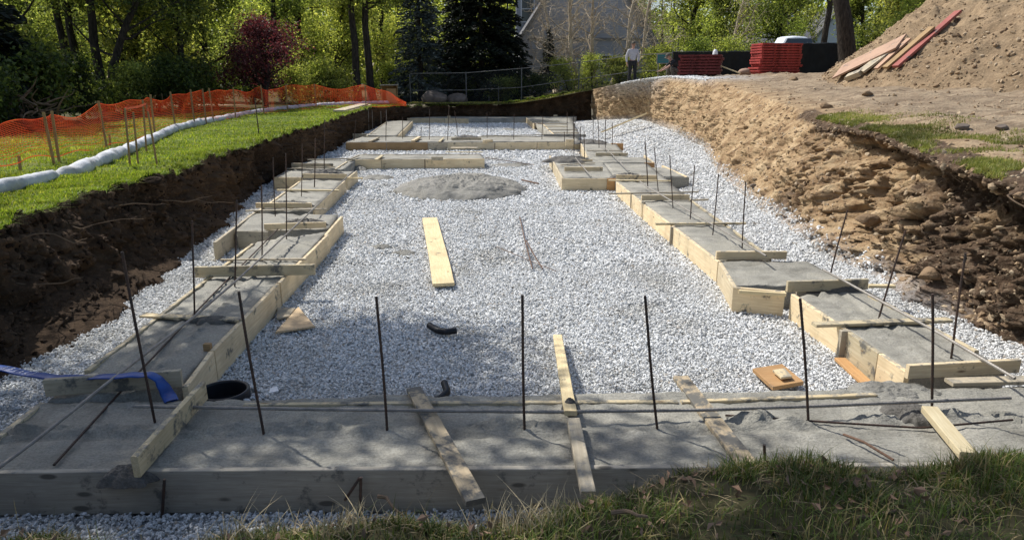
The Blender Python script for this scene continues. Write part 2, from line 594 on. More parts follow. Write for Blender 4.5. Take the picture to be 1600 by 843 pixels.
k = NT('clapboard', 0.7, 0.2)
v = k.coord('Object')
sx = k.n('ShaderNodeSeparateXYZ')
k.l(v, sx.inputs[0])
fr = k.math('FRACT', k.math('MULTIPLY', sx.outputs[2], 6.5))
base = k.ramp(k.noise(v, 0.9, 4), [(0.3, (0.37, 0.385, 0.42)), (0.7, (0.47, 0.485, 0.53))])
k.color(k.mix(k.ramp(fr, [(0.0, 0.75), (0.14, 0.0)]), base, (0.08, 0.085, 0.10)))
k.bump(fr, 0.6, 0.03)
M['clapboard'] = k.m
k = NT('shingle', 0.9, 0.15)
v = k.coord('Object')
k.color(k.ramp(k.noise(k.coord('Object', (6, 6, 12)), 1.5, 4), [(0.3, (0.10, 0.10, 0.105)), (0.7, (0.2, 0.195, 0.2))]))
M['shingle'] = k.m


# ------------------------------------------------------------------ boards
def axes(A, B):
    x = B - A
    L = np.linalg.norm(x)
    x = x / L
    y = np.cross([0, 0, 1.0], x)
    y /= np.linalg.norm(y)
    z = np.cross(x, y)
    return x, y, z, L


def board(name, label, cat, A, B, h, t, mat, group=None, side=1, roll=0.0, cut=0.0):
    """a length of sawn timber; A-B is its upper edge on the camera side, h its depth, t its thickness"""
    A, B = np.asarray(A, float), np.asarray(B, float)
    if h <= 0.05 and mat is M['lumber']:
        mat = M['lumber_flat']
    x, y, z, L = axes(A, B)
    if roll:
        c, s = math.cos(roll), math.sin(roll)
        y, z = y * c + z * s, z * c - y * s
    nx = max(3, min(40, int(L / 0.12)))
    e = min(0.004, h * 0.2, t * 0.2)
    prof = np.array([[e, 0], [t - e, 0], [t, -e], [t, -h + e], [t - e, -h], [e, -h], [0, -h + e], [0, -e]])
    prof[:, 0] = prof[:, 0] * side if side > 0 else prof[:, 0] - t
    u = np.linspace(-L / 2, L / 2, nx)
    sd = random.random() * 90
    V = np.zeros((nx, 8, 3))
    V[:, :, 0] = u[:, None]
    if cut:
        V[0, :, 0] += cut * (prof[:, 0] / t)
        V[-1, :, 0] += cut * (prof[:, 0] / t)
    V[:, :, 1] = prof[None, :, 0]
    V[:, :, 2] = prof[None, :, 1]
    q = V * np.array([2.0, 8, 8]) + sd
    V[:, :, 1] += vnoise(q) * min(0.003, t * 0.05) + (0.006 * np.sin(u * 0.9 + sd))[:, None] * min(1, L / 2.5)
    V[:, :, 2] += vnoise(q + 33) * min(0.003, h * 0.05)
    i = np.arange(nx - 1)[:, None] * 8
    j = np.arange(8)[None]
    kk = (j + 1) % 8
    f = np.stack([i + j, i + kk, i + 8 + kk, i + 8 + j], -1).reshape(-1, 4)
    mb = MB().add(V.reshape(-1, 3), f)
    mb.f.setdefault(8, []).append(np.arange(8)[None])
    mb.f[8].append((np.arange(8) + (nx - 1) * 8)[::-1][None])
    o = mb.build(name, mat)
    bm = bmesh.new()
    bm.from_mesh(o.data)
    bmesh.ops.recalc_face_normals(bm, faces=bm.faces)
    bm.to_mesh(o.data)
    bm.free()
    c = (A + B) / 2
    o.matrix_world = Matrix(((x[0], y[0], z[0], c[0]), (x[1], y[1], z[1], c[1]), (x[2], y[2], z[2], c[2]), (0, 0, 0, 1)))
    return tag(o, label, cat, group)


FT = 0.285   # top of the form boards
FB = 0.285   # depth of a form board
G_FORM = 'form boards edging the footings'
G_SPR = 'spreader boards across the footings'


def form(label, a, b, h=FB, t=0.042, mat='lumber', side=1, zt=FT, zt2=None, cat='form board', name='form_board', group=G_FORM):
    A = P(a[0], a[1], zt)
    B = P(b[0], b[1], zt if zt2 is None else zt2)
    return board(name, label, cat, A, B, h, t, M[mat], group, side)


# ------------------------------------------------------------------ footings: poured concrete
def slab(label, c, zt=FT - 0.018, amp=0.010, nu=None, nv=None, fn=None, mat='concrete', depth=0.27):
    """c: near-left, near-right, far-right, far-left photo corners on the plane zt"""
    q = [P(x, y, zt) for x, y in c]
    lu = np.linalg.norm(q[1] - q[0])
    lv = np.linalg.norm(q[3] - q[0])
    d = np.mean([p[1] for p in q])
    st = 0.022 if d < 5 else 0.04 if d < 10 else 0.09
    nu = int(np.clip(lu / st, 6, 260))
    nv = int(np.clip(lv / st, 6, 160))
    u = np.linspace(0, 1, nu)[None, :, None]
    v = np.linspace(0, 1, nv)[:, None, None]
    V = (1 - v) * ((1 - u) * q[0] + u * q[1]) + v * ((1 - u) * q[3] + u * q[2])
    n = fbm(V * np.array([5, 5, 1]), 4) * amp * 1.6 + fbm(V * 22, 3) * amp
    n = n + np.maximum(0, fbm(V * 2.2 + 9, 3) - 0.15) * 0.05
    if fn is not None:
        n = n + fn(u[..., 0] + 0 * v[..., 0], v[..., 0] + 0 * u[..., 0], V)
    V[..., 2] += n
    # skirt
    ring = lambda W: np.concatenate([W[:1] * 1, W, W[-1:] * 1])
    V = ring(V)
    V[0, :, 2] = zt - depth
    V[-1, :, 2] = zt - depth
    V = np.concatenate([V[:, :1], V, V[:, -1:]], 1)
    V[:, 0, 2] = zt - depth
    V[:, -1, 2] = zt - depth
    o = grid(V, 'concrete_footing', M[mat], True)
    return tag(o, label, 'concrete footing', 'poured concrete footings')


def front_fn(u, v, V):
    """a furrow of rough, dragged concrete along the bars of the front footing"""
    mid = 0.53 + 0.05 * np.sin(u * 9) + 0.03 * np.sin(u * 31)
    d = v - mid
    rough = fbm(V * np.array([6, 26, 1]), 5, .62)
    gate = ss(-0.45, 0.05, fbm(V * np.array([1.3, 0.4, 1]) + 4, 2))
    return gate * (0.04 * np.exp(-(d / 0.055) ** 2) * (0.6 + 2.6 * rough) - 0.022 * np.exp(-((d + 0.11) / 0.035) ** 2)) + 0.012 * np.exp(-((v - 0.95) / 0.06) ** 2) * (1 + 1.5 * rough)


def run_fn(u, v, V):
    """two shallow furrows along a side footing"""
    r = fbm(V * 20, 3)
    o = 0
    for c in (0.34, 0.62):
        d = u - c - 0.03 * np.sin(v * 9 + c * 20)
        o = o + 0.022 * np.exp(-(d / 0.05) ** 2) * (0.5 + 2.4 * r) - 0.022 * np.exp(-((d + 0.07) / 0.025) ** 2)
    return o


SLABS = [
    ('fresh grey concrete strip along the whole near front', [(-75, 741), (1760, 722), (1650, 604), (66, 631)], front_fn),
    ('near left run of dappled concrete with furrows', [(74, 629), (280, 601), (511, 362), (402, 378)], run_fn),
    ('wide concrete pad on the left run behind the open form corner', [(368, 361), (513, 358), (528, 336), (390, 333)], run_fn),
    ('narrow concrete strip on the left run beyond the wide pad', [(402, 331), (487, 329), (536, 282), (471, 283)], run_fn),
    ('short wide concrete pad on the left run by the stub footing', [(430, 277), (541, 276), (555, 268), (446, 267)], None),
    ('narrow concrete strip between left pad and long cross footing', [(458, 265), (537, 265), (556, 250), (490, 250)], None),
    ('short concrete stub footing in front of the long cross footing', [(547, 249), (757, 248), (752, 241), (560, 241)], None),
    ('long concrete cross footing spanning the excavation', [(541, 222), (905, 221), (900, 213), (566, 214)], None),
    ('far left concrete run beyond the long cross footing', [(572, 212), (620, 212), (643, 189), (606, 189)], None),
    ('concrete strip along the back wall of the excavation', [(640, 185), (900, 184), (895, 180), (645, 180)], None),
    ('far right concrete run beyond the long cross footing', [(866, 212), (905, 212), (893, 185), (824, 185)], None),
    ('concrete strip right of the long cross footing end', [(918, 246), (980, 246), (962, 224), (908, 224)], None),
    ('grey fronted wide concrete pad on the right run', [(942, 254), (1022, 254), (1004, 246), (925, 246)], None),
    ('left arm of concrete pad with the pale wood front', [(882, 278), (962, 278), (938, 246), (862, 246)], None),
    ('right arm of concrete pad with a grey block end', [(1000, 276), (1076, 276), (1040, 262), (1004, 262)], None),
    ('concrete strip under the wood spreaders on the right run', [(964, 283), (1046, 283), (1010, 255), (944, 255)], None),
    ('sloping narrow concrete strip in middle of right run', [(1122, 406), (1206, 404), (1044, 284), (965, 285)], run_fn),
    ('square concrete pad with a long groove on the right run', [(1148, 446), (1340, 447), (1262, 408), (1123, 408)], None),
    ('near right run of sunlit concrete beside the sandy bank', [(1418, 580), (1572, 576), (1350, 452), (1250, 464)], run_fn),
]
for i, (lab, c, fn) in enumerate(SLABS):
    slab(lab, c, fn=fn, zt=FT - 0.018 - 0.003 * (i % 3))

# ---- form boards
form('long grey stained board facing the near grass bank', (-78, 740), (1790, 723), mat='lumber_grey', side=1)
form('thin board edge showing at back of the front footing', (380, 632), (1060, 628), mat='lumber_smeared', side=1)
form('splattered board at back of front footing near right corner', (1066, 628), (1372, 617), mat='lumber_smeared', side=1)
form('orange tinted end board at left end of the front footing', (-70, 736), (70, 628), mat='lumber', side=1)
form('outer left board of the near left run beside gravel', (140, 578), (322, 438), mat='lumber_smeared', side=1)
form('outer left board of left run ending at open corner', (324, 436), (398, 380), mat='lumber_smeared', side=1)
form('inner board of left run nearest the black pipe mouth', (284, 604), (326, 549), mat='lumber', side=-1)
form('inner board of left run beside the triangular plywood scrap', (328, 547), (431, 443), mat='lumber', side=-1)
form('inner board of left run under the high spreader', (433, 441), (509, 366), mat='lumber', side=-1)
form('inner board on right side of the wide left pad', (506, 367), (532, 338), mat='lumber', side=-1)
form('board jutting past the open corner of the left pad', (337, 378), (406, 327), mat='lumber_weathered', side=1)
form('board closing the near side of the wide left pad', (370, 361), (418, 362), mat='lumber_weathered')
form('inner board of the middle left run in full sun', (487, 326), (537, 282), mat='lumber', side=-1)
form('outer board of the middle left run', (404, 330), (470, 283), mat='lumber', side=1)
form('front board on left half of the small left pad', (427, 277), (472, 277), mat='lumber')
form('inner end board of the small left pad', (540, 279), (556, 267), mat='lumber', side=-1)
form('inner board between small left pad and stub footing', (522, 264), (541, 252), mat='lumber', side=-1)
form('front board of the stub footing, left piece', (541, 249.5), (595, 249), mat='lumber', side=1)
form('front board of the stub footing, middle piece', (596, 249), (664, 248.6), mat='lumber', side=1)
form('front board of the stub footing, end piece', (665, 248.6), (757, 248), mat='lumber', side=1)
form('back board of the stub footing', (566, 241.5), (752, 241), mat='lumber_weathered', side=1)
form('front board of the long cross footing, leftmost brown piece', (540, 223), (603, 223), mat='stake_wood')
form('front board of the long cross footing, second brown piece', (604, 223), (668, 223), mat='stake_wood')
form('front board of long cross footing, grey piece behind stub', (669, 223), (698, 223), mat='lumber_weathered')
form('front board of long cross footing, pale piece behind the mound', (699, 223), (773, 222.6), mat='lumber')
form('front board of long cross footing, knotty piece in the middle', (774, 222.6), (839, 222.2), mat='lumber')
form('front board of the long cross footing, right end piece', (840, 222.2), (907, 222), mat='lumber')
form('back board of the long cross footing', (567, 213.5), (900, 212.5), mat='lumber_weathered')
form('inner board of the far left run', (622, 211), (644, 189), mat='lumber', side=-1)
form('outer board of the far left run', (574, 212), (606, 189), mat='lumber_weathered', side=1)
form('board across the near end of far left run', (551, 209), (588, 209), mat='lumber_weathered')
form('board along the back wall, left piece', (636, 184.5), (694, 185), mat='lumber')
form('board along the back wall, centre left piece', (695, 185), (732, 185.5), mat='lumber')
form('brown board in front of the back wall by the dirt clump', (732, 178), (773, 179), mat='plywood')
form('very pale board along the back wall', (773, 178.5), (806, 179), mat='lumber')
form('grey board at right end of the back wall', (806, 181), (901, 182), mat='lumber_grey')
form('inner board of the far right run, far piece', (821, 183), (834, 194), mat='lumber', side=1)
form('short brown jog board in the far right run', (833, 192.5), (846, 192.5), mat='plywood')
form('inner board of the far right run, near piece', (846, 192), (866, 211), mat='lumber', side=1)
form('inner board right of the long cross footing end', (906, 223), (917, 245), mat='lumber', side=1)
form('brown box end board right of the long cross footing', (955, 224), (974, 224), mat='plywood')
form('grey front board of the wide right pad', (942, 254.5), (1007, 254.5), mat='concrete')
form('brown front board at right end of the wide right pad', (1007.5, 254.5), (1023, 254.5), mat='plywood')
form('right side board of the wide right pad', (1023, 254), (1008, 242), mat='lumber', side=1)
form('pale left side board of the pad beside the mound', (858, 243), (878, 278), mat='lumber', side=1)
form('pale front board of the pad beside the mound', (878, 279), (948, 279), mat='lumber')
form('short front board between pad and sloping right run', (949, 279), (962, 279), mat='plywood')
form('outer board on right of grey ended pad', (1076, 276), (1036, 258), mat='lumber', side=1)
form('grey end board of the right pad', (1040, 277), (1077, 277), mat='concrete')
form('inner board of right run under the first cross stick', (963, 284), (1003, 318), mat='lumber', side=1)
form('inner board of right run beside the lone plank, upper piece', (1005, 319), (1051, 354), mat='lumber', side=1)
form('inner board of right run beside the lone plank, lower piece', (1052, 355), (1122, 408), mat='lumber', side=1)
form('outer board of the sloping right run', (1205, 400), (1078, 309), mat='lumber_smeared', side=1)
form('inner board of the square grooved pad', (1123, 409), (1146, 447), mat='lumber', side=1)
form('bright front board of the square grooved pad', (1146, 449), (1227, 456), mat='lumber')
form('outer board of the near right run', (1530, 547), (1362, 460), mat='lumber_smeared', side=1)
form('inner board of near right run, far piece with smears', (1236, 459), (1316, 512), mat='lumber', side=1)
form('inner board of near right run, middle splattered piece', (1317, 513), (1372, 551), mat='lumber_smeared', side=1)
form('inner board of near right run, nearest piece', (1373, 552), (1414, 580), mat='lumber', side=1)


# ---- boards set across the forms
def cross(label, a, b, h, t, zt, mat='lumber', zt2=None):
    return form(label, a, b, h, t, mat, 1, zt, zt2, 'spreader board', 'spreader_board', G_SPR)


cross('deep cross board at front end of left run under the blue hose', (66, 594), (281, 579), 0.13, 0.04, FT + 0.135, 'lumber_weathered')
cross('wide grey cross board over left run above plywood scrap', (303, 417), (491, 413), 0.125, 0.04, FT + 0.13, 'lumber_smeared')
cross('flat pale cross stick with concrete lump on left run', (217, 493), (372, 500), 0.022, 0.09, FT + 0.024, 'lumber_smeared')
cross('thin flat stick in front of the wide left pad', (344, 405), (478, 404), 0.02, 0.04, FT + 0.022, 'lumber_weathered')
cross('edge board at near side of wide left pad under dark spill', (412, 350), (509, 347), 0.09, 0.04, FT + 0.09, 'lumber')
cross('long flat stick behind the wide left pad', (383, 329), (510, 326), 0.022, 0.06, FT + 0.03, 'lumber_weathered')
cross('edge board behind wide left pad with dark spill', (399, 317), (486, 317), 0.09, 0.04, FT + 0.09, 'lumber')
cross('flat stick across the middle of left run', (432, 296), (529, 297), 0.03, 0.07, FT + 0.035, 'lumber')
cross('edge board over the small left pad', (472, 271), (541, 272), 0.10, 0.04, FT + 0.10, 'lumber')
cross('short yellow stick poking out from the small left pad', (540, 277), (566, 277.5), 0.03, 0.05, FT + 0.02, 'lumber')
cross('edge board just before the stub footing on left run', (455, 255), (520, 255.5), 0.10, 0.04, FT + 0.10, 'lumber_weathered')
cross('thin stick before the stub footing on left run', (447, 263), (524, 260), 0.03, 0.05, FT + 0.035, 'lumber_weathered')
cross('thin stick in the gravel gap behind the stub footing', (480, 249), (545, 247), 0.03, 0.05, FT + 0.04, 'lumber_weathered')
cross('small block set across the left end of stub footing', (548, 248), (562, 242), 0.03, 0.08, FT + 0.06, 'lumber_weathered')
cross('small slanted block on the stub footing', (590, 249), (600, 242), 0.03, 0.10, FT + 0.05, 'lumber')
cross('wood block at the middle of the stub footing', (674, 245), (692, 245), 0.10, 0.08, FT + 0.09, 'lumber_weathered')
cross('flat boards laid over the grey piece of the cross footing', (704, 231), (746, 231), 0.03, 0.28, FT + 0.034, 'lumber_weathered')
cross('thin long stick in front of the laid boards', (696, 237), (754, 237), 0.025, 0.05, 0.22, 'lumber')
cross('slanted block on the left of the long cross footing', (580, 220), (593, 214), 0.05, 0.10, FT + 0.06, 'lumber_weathered')
cross('wood block pair on long cross footing behind the stub', (648, 219), (658, 213), 0.06, 0.12, FT + 0.08, 'lumber')
cross('pale slanted stick on the long cross footing', (688, 221), (694, 215), 0.03, 0.08, FT + 0.05, 'lumber')
cross('edge board with dark lump on the long cross footing', (705, 215), (752, 215), 0.09, 0.04, FT + 0.09, 'lumber_weathered')
cross('pale block on long cross footing right of centre', (757, 219), (770, 218), 0.09, 0.1, FT + 0.09, 'lumber')
cross('bright block standing near right end of long cross footing', (884, 218), (897, 218), 0.20, 0.10, FT + 0.20, 'lumber')
cross('thin stick lying along the far side of long cross footing', (752, 212), (858, 210), 0.03, 0.05, FT + 0.06, 'lumber_weathered')
cross('grey board on far side of long cross footing, right part', (850, 209.5), (916, 210), 0.10, 0.05, FT + 0.11, 'lumber_grey')
cross('small block on top of the back wall board', (699, 181), (704, 181), 0.12, 0.06, FT + 0.12, 'lumber')
cross('pale block on the grey board of the back wall', (865, 179.5), (871, 179.5), 0.10, 0.06, FT + 0.10, 'lumber')
cross('farthest stick across the far right run', (830, 189), (874, 189), 0.03, 0.06, FT + 0.035, 'lumber')
cross('second farthest stick across the far right run', (840, 193), (886, 193), 0.03, 0.06, FT + 0.035, 'lumber_weathered')
cross('third stick across the far right run', (849, 197), (887, 197), 0.03, 0.06, FT + 0.035, 'lumber')
cross('fourth dark edged stick across the far right run', (856, 202), (903, 202), 0.03, 0.06, FT + 0.035, 'lumber_weathered')
cross('nearest stick across the far right run', (864, 207), (905, 207), 0.03, 0.06, FT + 0.035, 'lumber_weathered')
cross('board on strip right of the long cross footing', (931, 239), (981, 239), 0.09, 0.04, FT + 0.07, 'lumber')
cross('thin stick across strip right of long cross footing', (917, 234.5), (972, 235), 0.025, 0.05, FT + 0.03, 'lumber_weathered')
cross('board behind the dark spill on pad beside the mound', (895, 249), (926, 249), 0.09, 0.04, FT + 0.06, 'lumber')
cross('edge board across pad beside the mound', (882, 261), (942, 261), 0.10, 0.04, FT + 0.10, 'lumber')
cross('thin stick with dark spill on pad beside the mound', (877, 257), (930, 254), 0.025, 0.05, FT + 0.03, 'lumber_weathered')
cross('edge board with dark netting at head of sloping right run', (963, 273), (1027, 274), 0.10, 0.04, FT + 0.10, 'lumber')
cross('thin stick at the head of the sloping right run', (951, 281), (1049, 282), 0.025, 0.05, FT + 0.03, 'lumber')
cross('long thin stick overhanging gravel, far one on right run', (952, 302), (1092, 299), 0.025, 0.05, FT + 0.03, 'lumber_weathered')
cross('short edge board on right run below long thin stick', (1003, 305), (1078, 304), 0.10, 0.04, FT + 0.10, 'lumber')
cross('stick end sticking out right of short edge board', (1078, 312), (1107, 311), 0.03, 0.05, FT - 0.01, 'lumber_weathered')
cross('long thin stick across middle of the sloping right run', (1025, 349), (1166, 348), 0.03, 0.06, FT + 0.035, 'lumber_smeared')
cross('bright edge board at foot of the sloping right run', (1120, 393), (1230, 393), 0.10, 0.04, FT + 0.10, 'lumber')
cross('edge board caked with dark concrete on near right run', (1232, 440), (1358, 436), 0.115, 0.04, FT + 0.12, 'lumber_smeared')
cross('stick end beyond the caked edge board', (1358, 446), (1400, 446), 0.03, 0.07, FT + 0.02, 'lumber')
cross('thin ledge stick on front of the square grooved pad', (1155, 453), (1229, 458), 0.04, 0.035, FT + 0.0, 'lumber')
cross('flat stick with pale end across near right run', (1276, 507), (1490, 500), 0.03, 0.09, FT + 0.032, 'lumber_smeared')
cross('edge board at the front end of the right run', (1422, 571), (1597, 562), 0.11, 0.04, FT + 0.11, 'lumber')
cross('broken plywood bit beside nearest inner right board', (1304, 558), (1358, 608), 0.03, 0.10, 0.05, 'plywood')
cross('pale board lying at right end of the front footing', (1490, 598), (1640, 594), 0.03, 0.10, FT + 0.03, 'lumber_weathered')


# boards laid over the front footing towards the grass bank
def lean(label, a, za, b, zb, w, t, mat, roll=0.0):
    A, B = P(*a, za), P(*b, zb)
    return board('timber_plank', label, 'plank', A, B, t, w, M[mat], 'loose planks laid over the front footing', 1, roll)


board('timber_plank', 'on edge board laid slantwise over left end of front footing', 'plank', P(203, 713, FT + 0.14), P(312, 596, FT + 0.15), 0.135, 0.04, M['lumber_smeared'], 'loose planks laid over the front footing', -1)
lean('smeared plank crossing front footing with orange upper end', (634, 606), 0.33, (728, 783), 0.32, 0.11, 0.035, 'lumber_caked')
lean('pale plank lying on gravel behind the front footing', (865, 522), 0.12, (882, 641), 0.37, 0.085, 0.035, 'lumber')
lean('pale plank crossing front footing in line with gravel plank', (886, 652), 0.36, (908, 767), 0.33, 0.085, 0.04, 'lumber_weathered')
lean('concrete covered plank crossing front footing, orange tip', (1052, 587), 0.30, (1164, 736), 0.31, 0.12, 0.035, 'lumber_caked')
lean('clean yellow plank at right end of the front footing', (1441, 633), 0.38, (1500, 705), 0.36, 0.10, 0.05, 'lumber')
# loose wood in the pit
board('timber_plank', 'wide clean plank lying alone on the gravel', 'plank', P(660, 340, 0.07), P(676, 443, 0.09), 0.04, 0.265, M['lumber'])


def plate(name, label, cat, pts, z0, t, mat, tilt=0.0):
    W = np.array([P(x, y, z0) for x, y in pts])
    c = W.mean(0)
    W2 = W.copy()
    if tilt:
        W2[:, 2] += (W[:, 0] - W[:, 0].min()) * tilt
    mb = MB()
    n = len(W)
    mb.add(np.concatenate([W2, W2 - np.array([0, 0, t])]), [[i, (i + 1) % n, n + (i + 1) % n, n + i] for i in range(n)])
    mb.f.setdefault(n, []).append(np.arange(n)[::-1][None])
    mb.f[n].append((np.arange(n) + n)[None])
    o = mb.build(name, M[mat], origin=c)
    bm = bmesh.new()
    bm.from_mesh(o.data)
    bmesh.ops.recalc_face_normals(bm, faces=bm.faces)
    bmesh.ops.bevel(bm, geom=list(bm.edges), offset=0.003, segments=1, affect='EDGES')
    bm.to_mesh(o.data)
    bm.free()
    return tag(o, label, cat)


plate('plywood_scrap', 'triangular weathered plywood scrap on gravel by left run', 'plywood scrap', [(430, 518), (492, 509), (466, 478)], 0.06, 0.02, 'plywood_pale', 0.0)
plate('wood_offcut', 'small grey weathered offcut behind triangular plywood scrap', 'wood offcut', [(433, 497), (452, 493), (462, 480), (433, 480)], 0.055, 0.02, 'lumber_weathered')
plate('plywood_scrap', 'square orange plywood scrap on gravel near the right run', 'plywood scrap', [(1208, 604), (1256, 597), (1222, 569), (1176, 575)], 0.09, 0.035, 'plywood', 0.03)
plate('wood_offcut', 'small splattered offcut lying on the orange plywood scrap', 'wood offcut', [(1221, 589), (1238, 587), (1226, 574), (1207, 577)], 0.135, 0.02, 'lumber_smeared')
plate('paper_scrap', 'small crumpled white paper scrap on gravel beside black pipe', 'paper scrap', [(420, 614), (436, 613), (433, 604), (422, 606)], 0.09, 0.006, 'white_paint', 0.2)


# ---- wooden stakes nailed to the forms
def stake(label, px, py0, z0, h, w=0.045, d=0.045, lean_x=0.0, mat='lumber'):
    b = P(px, py0, z0)
    mb = MB()
    p = np.array([[-w / 2, -d / 2], [w / 2, -d / 2], [w / 2, d / 2], [-w / 2, d / 2]])
    rings = []
    for k_, zz_ in enumerate((0, h * 0.5, h - 0.006, h)):
        s = 0.9 if k_ == 3 else 1
        rings.append(np.concatenate([p * s + [lean_x * zz_, 0], np.full((4, 1), zz_)], 1))
    V = np.array(rings)
    f = [[i * 4 + j, i * 4 + (j + 1) % 4, i * 4 + 4 + (j + 1) % 4, i * 4 + 4 + j] for i in range(3) for j in range(4)] + [[3, 2, 1, 0], [12, 13, 14, 15]]
    mb.add(V.reshape(-1, 3), f)
    o = mb.build('wooden_stake', M[mat])
    o.location = Vector(b)
    return tag(o, label, 'stake', 'stakes holding the forms')


stake('upright wood stake against the left run near the pipe mouth', 331, 592, 0.0, 0.33, 0.06, 0.04, mat='stake_wood')
stake('upright stake under the left end of the caked edge board', 1247, 492, 0.0, 0.30, 0.10, 0.04)
stake('upright stake under pale end of near right flat stick', 1315, 562, 0.0, 0.29, 0.09, 0.05)
stake('upright stake under left end of short right edge board', 1004, 341, 0.0, 0.31, 0.07, 0.04)
stake('upright stake under long thin stick on sloping right run', 1049, 383, 0.0, 0.29, 0.06, 0.04)
stake('small upright stake under far long thin stick on right run', 986, 326, 0.0, 0.28, 0.04, 0.03)

for lab, px, py in (('thin steel pin on the front of the stub footing', 664, 266), ('thin steel pin on the front of long cross footing, middle', 773, 238), ('thin steel pin on the front of long cross footing, right', 839, 237.5)):
    b_ = P(px, py, 0)
    b_[1] -= .01
    o = MB().tube(np.array([[0, 0, -.05], [0, 0, .16], [0.004, 0, .31]]), .009, 7).build('form_pin', M['rebar'])
    o.location = Vector(b_)
    tag(o, lab, 'steel pin', 'steel pins holding the forms')

# ---- reinforcing bars
G_BAR = 'upright reinforcing bars'


def bar_radius(n, r, ribs):
    rad = np.full(n, r)
    if ribs:
        rad[1::2] *= 1.13
    return rad


def rebar(label, b, t, z0=0.265, r=0.0085, mat='rebar', name='reinforcing_bar', group=G_BAR):
    A = P(*b, z0)
    T = PD(*t, A[1])
    T = A + (T - A) * 1.0
    L = np.linalg.norm(T - A)
    near = A[1] < 8
    n = int(L / 0.011) if near else 8
    n = max(n, 6)
    if A[1] > 14:
        r = r * 1.4
    w = np.linspace(-0.12 / L, 1, n)
    pts = A[None] + (T - A)[None] * w[:, None]
    pts[:, 0] += 0.006 * np.sin(w * 3 + b[0])
    o = MB().tube(pts - A, bar_radius(n, r, near), 7).build(name, M[mat])
    o.location = Vector(A)
    return tag(o, label, 'rebar', group)


for lab, b, t in [
    ('leftmost upright bar on the front footing, leaning left', (241, 660), (192, 393)),
    ('second upright bar from the left on the front footing', (411, 675), (374, 455)),
    ('third upright bar from the left on front footing', (604, 672), (589, 463)),
    ('middle upright bar of the front footing, standing straight', (821, 673), (815, 461)),
    ('upright bar of front footing right of the pale plank', (1028, 671), (1007, 462)),
    ('upright bar of front footing below the square pad', (1263, 662), (1250, 466)),
    ('rightmost upright bar on the front footing', (1457, 640), (1456, 459)),
    ('upright bar beside lumpy flat stick on left run', (303, 494), (301, 345)),
    ('upright bar in front of wide grey cross board on left run', (366, 447), (371, 313)),
    ('upright bar behind the wide grey cross board', (409, 408), (409, 290)),
    ('upright bar at near side of the wide left pad', (447, 376), (447, 240)),
    ('upright bar at far side of the wide left pad', (430, 338), (427, 246)),
    ('first upright bar in middle of the left run', (471, 307), (472, 225)),
    ('second upright bar in middle of the left run', (491, 292), (493, 216)),
    ('upright bar at the small left pad', (507, 268), (507, 187)),
    ('upright bar at left end of the long cross footing', (553, 220), (556, 187)),
    ('second upright bar from left on the long cross footing', (603, 220), (603, 172)),
    ('third upright bar from left on the long cross footing', (629, 217), (629, 183)),
    ('short upright bar left of centre on the long cross footing', (658, 216), (658, 199)),
    ('upright bar on long cross footing below the dark conifer', (671, 218), (671, 170)),
    ('slightly leaning bar above the end of stub footing', (699, 219), (702, 165)),
    ('left leaning bar just right of the stub footing end', (716, 216), (710, 173)),
    ('upright bar on long cross footing above the lone plank', (761, 215), (761, 176)),
    ('upright bar on long cross footing right of centre', (803, 218), (803, 178)),
    ('upright bar on long cross footing by far right run', (847, 218), (848, 181)),
    ('upright bar at the near end of far right run', (886, 214), (886, 175)),
    ('upright bar at right end of the long cross footing', (896, 217), (896, 180)),
    ('short bar before right end of the long cross footing', (882, 221), (882, 206)),
    ('left upright bar on the pad beside the mound', (897, 248), (897, 192)),
    ('middle upright bar on the pad beside the mound', (906, 248), (907, 198)),
    ('right upright bar on the pad beside the mound', (913, 252), (913, 205)),
    ('bar on the strip right of the long cross footing', (936, 231), (934, 184)),
    ('second bar on the strip right of long cross footing', (946, 234), (946, 187)),
    ('third bar on strip right of long cross footing', (957, 226), (957, 192)),
    ('far small bar near the ramp plank', (927, 225), (927, 188)),
    ('left of three bars at head of the sloping right run', (1012, 294), (1008, 221)),
    ('centre of three bars at head of the sloping right run', (1029, 299), (1022, 231)),
    ('right of three bars at head of the sloping right run', (1051, 326), (1047, 242)),
    ('bar leaning right above the long thin stick on right run', (1079, 342), (1085, 258)),
    ('bar leaning right below the long thin stick on right run', (1113, 367), (1123, 272)),
    ('bar rising behind the bright edge board on right run', (1160, 389), (1165, 283)),
    ('bar leaning right from the square grooved pad', (1298, 428), (1324, 328)),
    ('bar leaning right in the middle of near right run', (1374, 497), (1414, 360)),
    ('bar leaning right at the near end of right run', (1485, 561), (1510, 395)),
]:
    rebar(lab, b, t)
# thin bars standing along the far left wall
for i, px in enumerate((549, 562, 575, 584, 594, 606, 618)):
    q = PD(px, 188, 34.0 + 0.3 * i)
    q[2] = 0
    o = MB().tube([[0, 0, 0], [0.01, 0, 0.5], [0.02, 0, 1.0 - 0.04 * (i % 3)]], 0.011, 6).build('reinforcing_bar', M['rebar_pale'])
    o.location = Vector((q[0] * 1.0, 33.2 + (i % 2) * 0.4, 0))
    tag(o, 'thin pale bar leaning along the dark far left wall', 'rebar', 'thin bars along the far left wall')
# stubs driven in front of the front form
for lab, b, t, z in [('short dark stub bar standing against front form, left', (257, 803), (257, 748), 0.0), ('short dark stub bar standing against front form, middle', (564, 803), (564, 745), 0.0), ('diagonal bent stub bar beside the middle stub', (541, 776), (562, 746), 0.12), ('rusty stub bar standing in grass at the front form', (1194, 735), (1194, 694), 0.2)]:
    A = P(*b, z)
    A[1] -= 0.03
    T = PD(*t, A[1])
    o = MB().tube(np.linspace(A, T, 14) - A, bar_radius(14, 0.0085, True), 7).build('stub_bar', M['rebar'])
    o.location = Vector(A)
    tag(o, lab, 'rebar', 'stub bars at the front form')


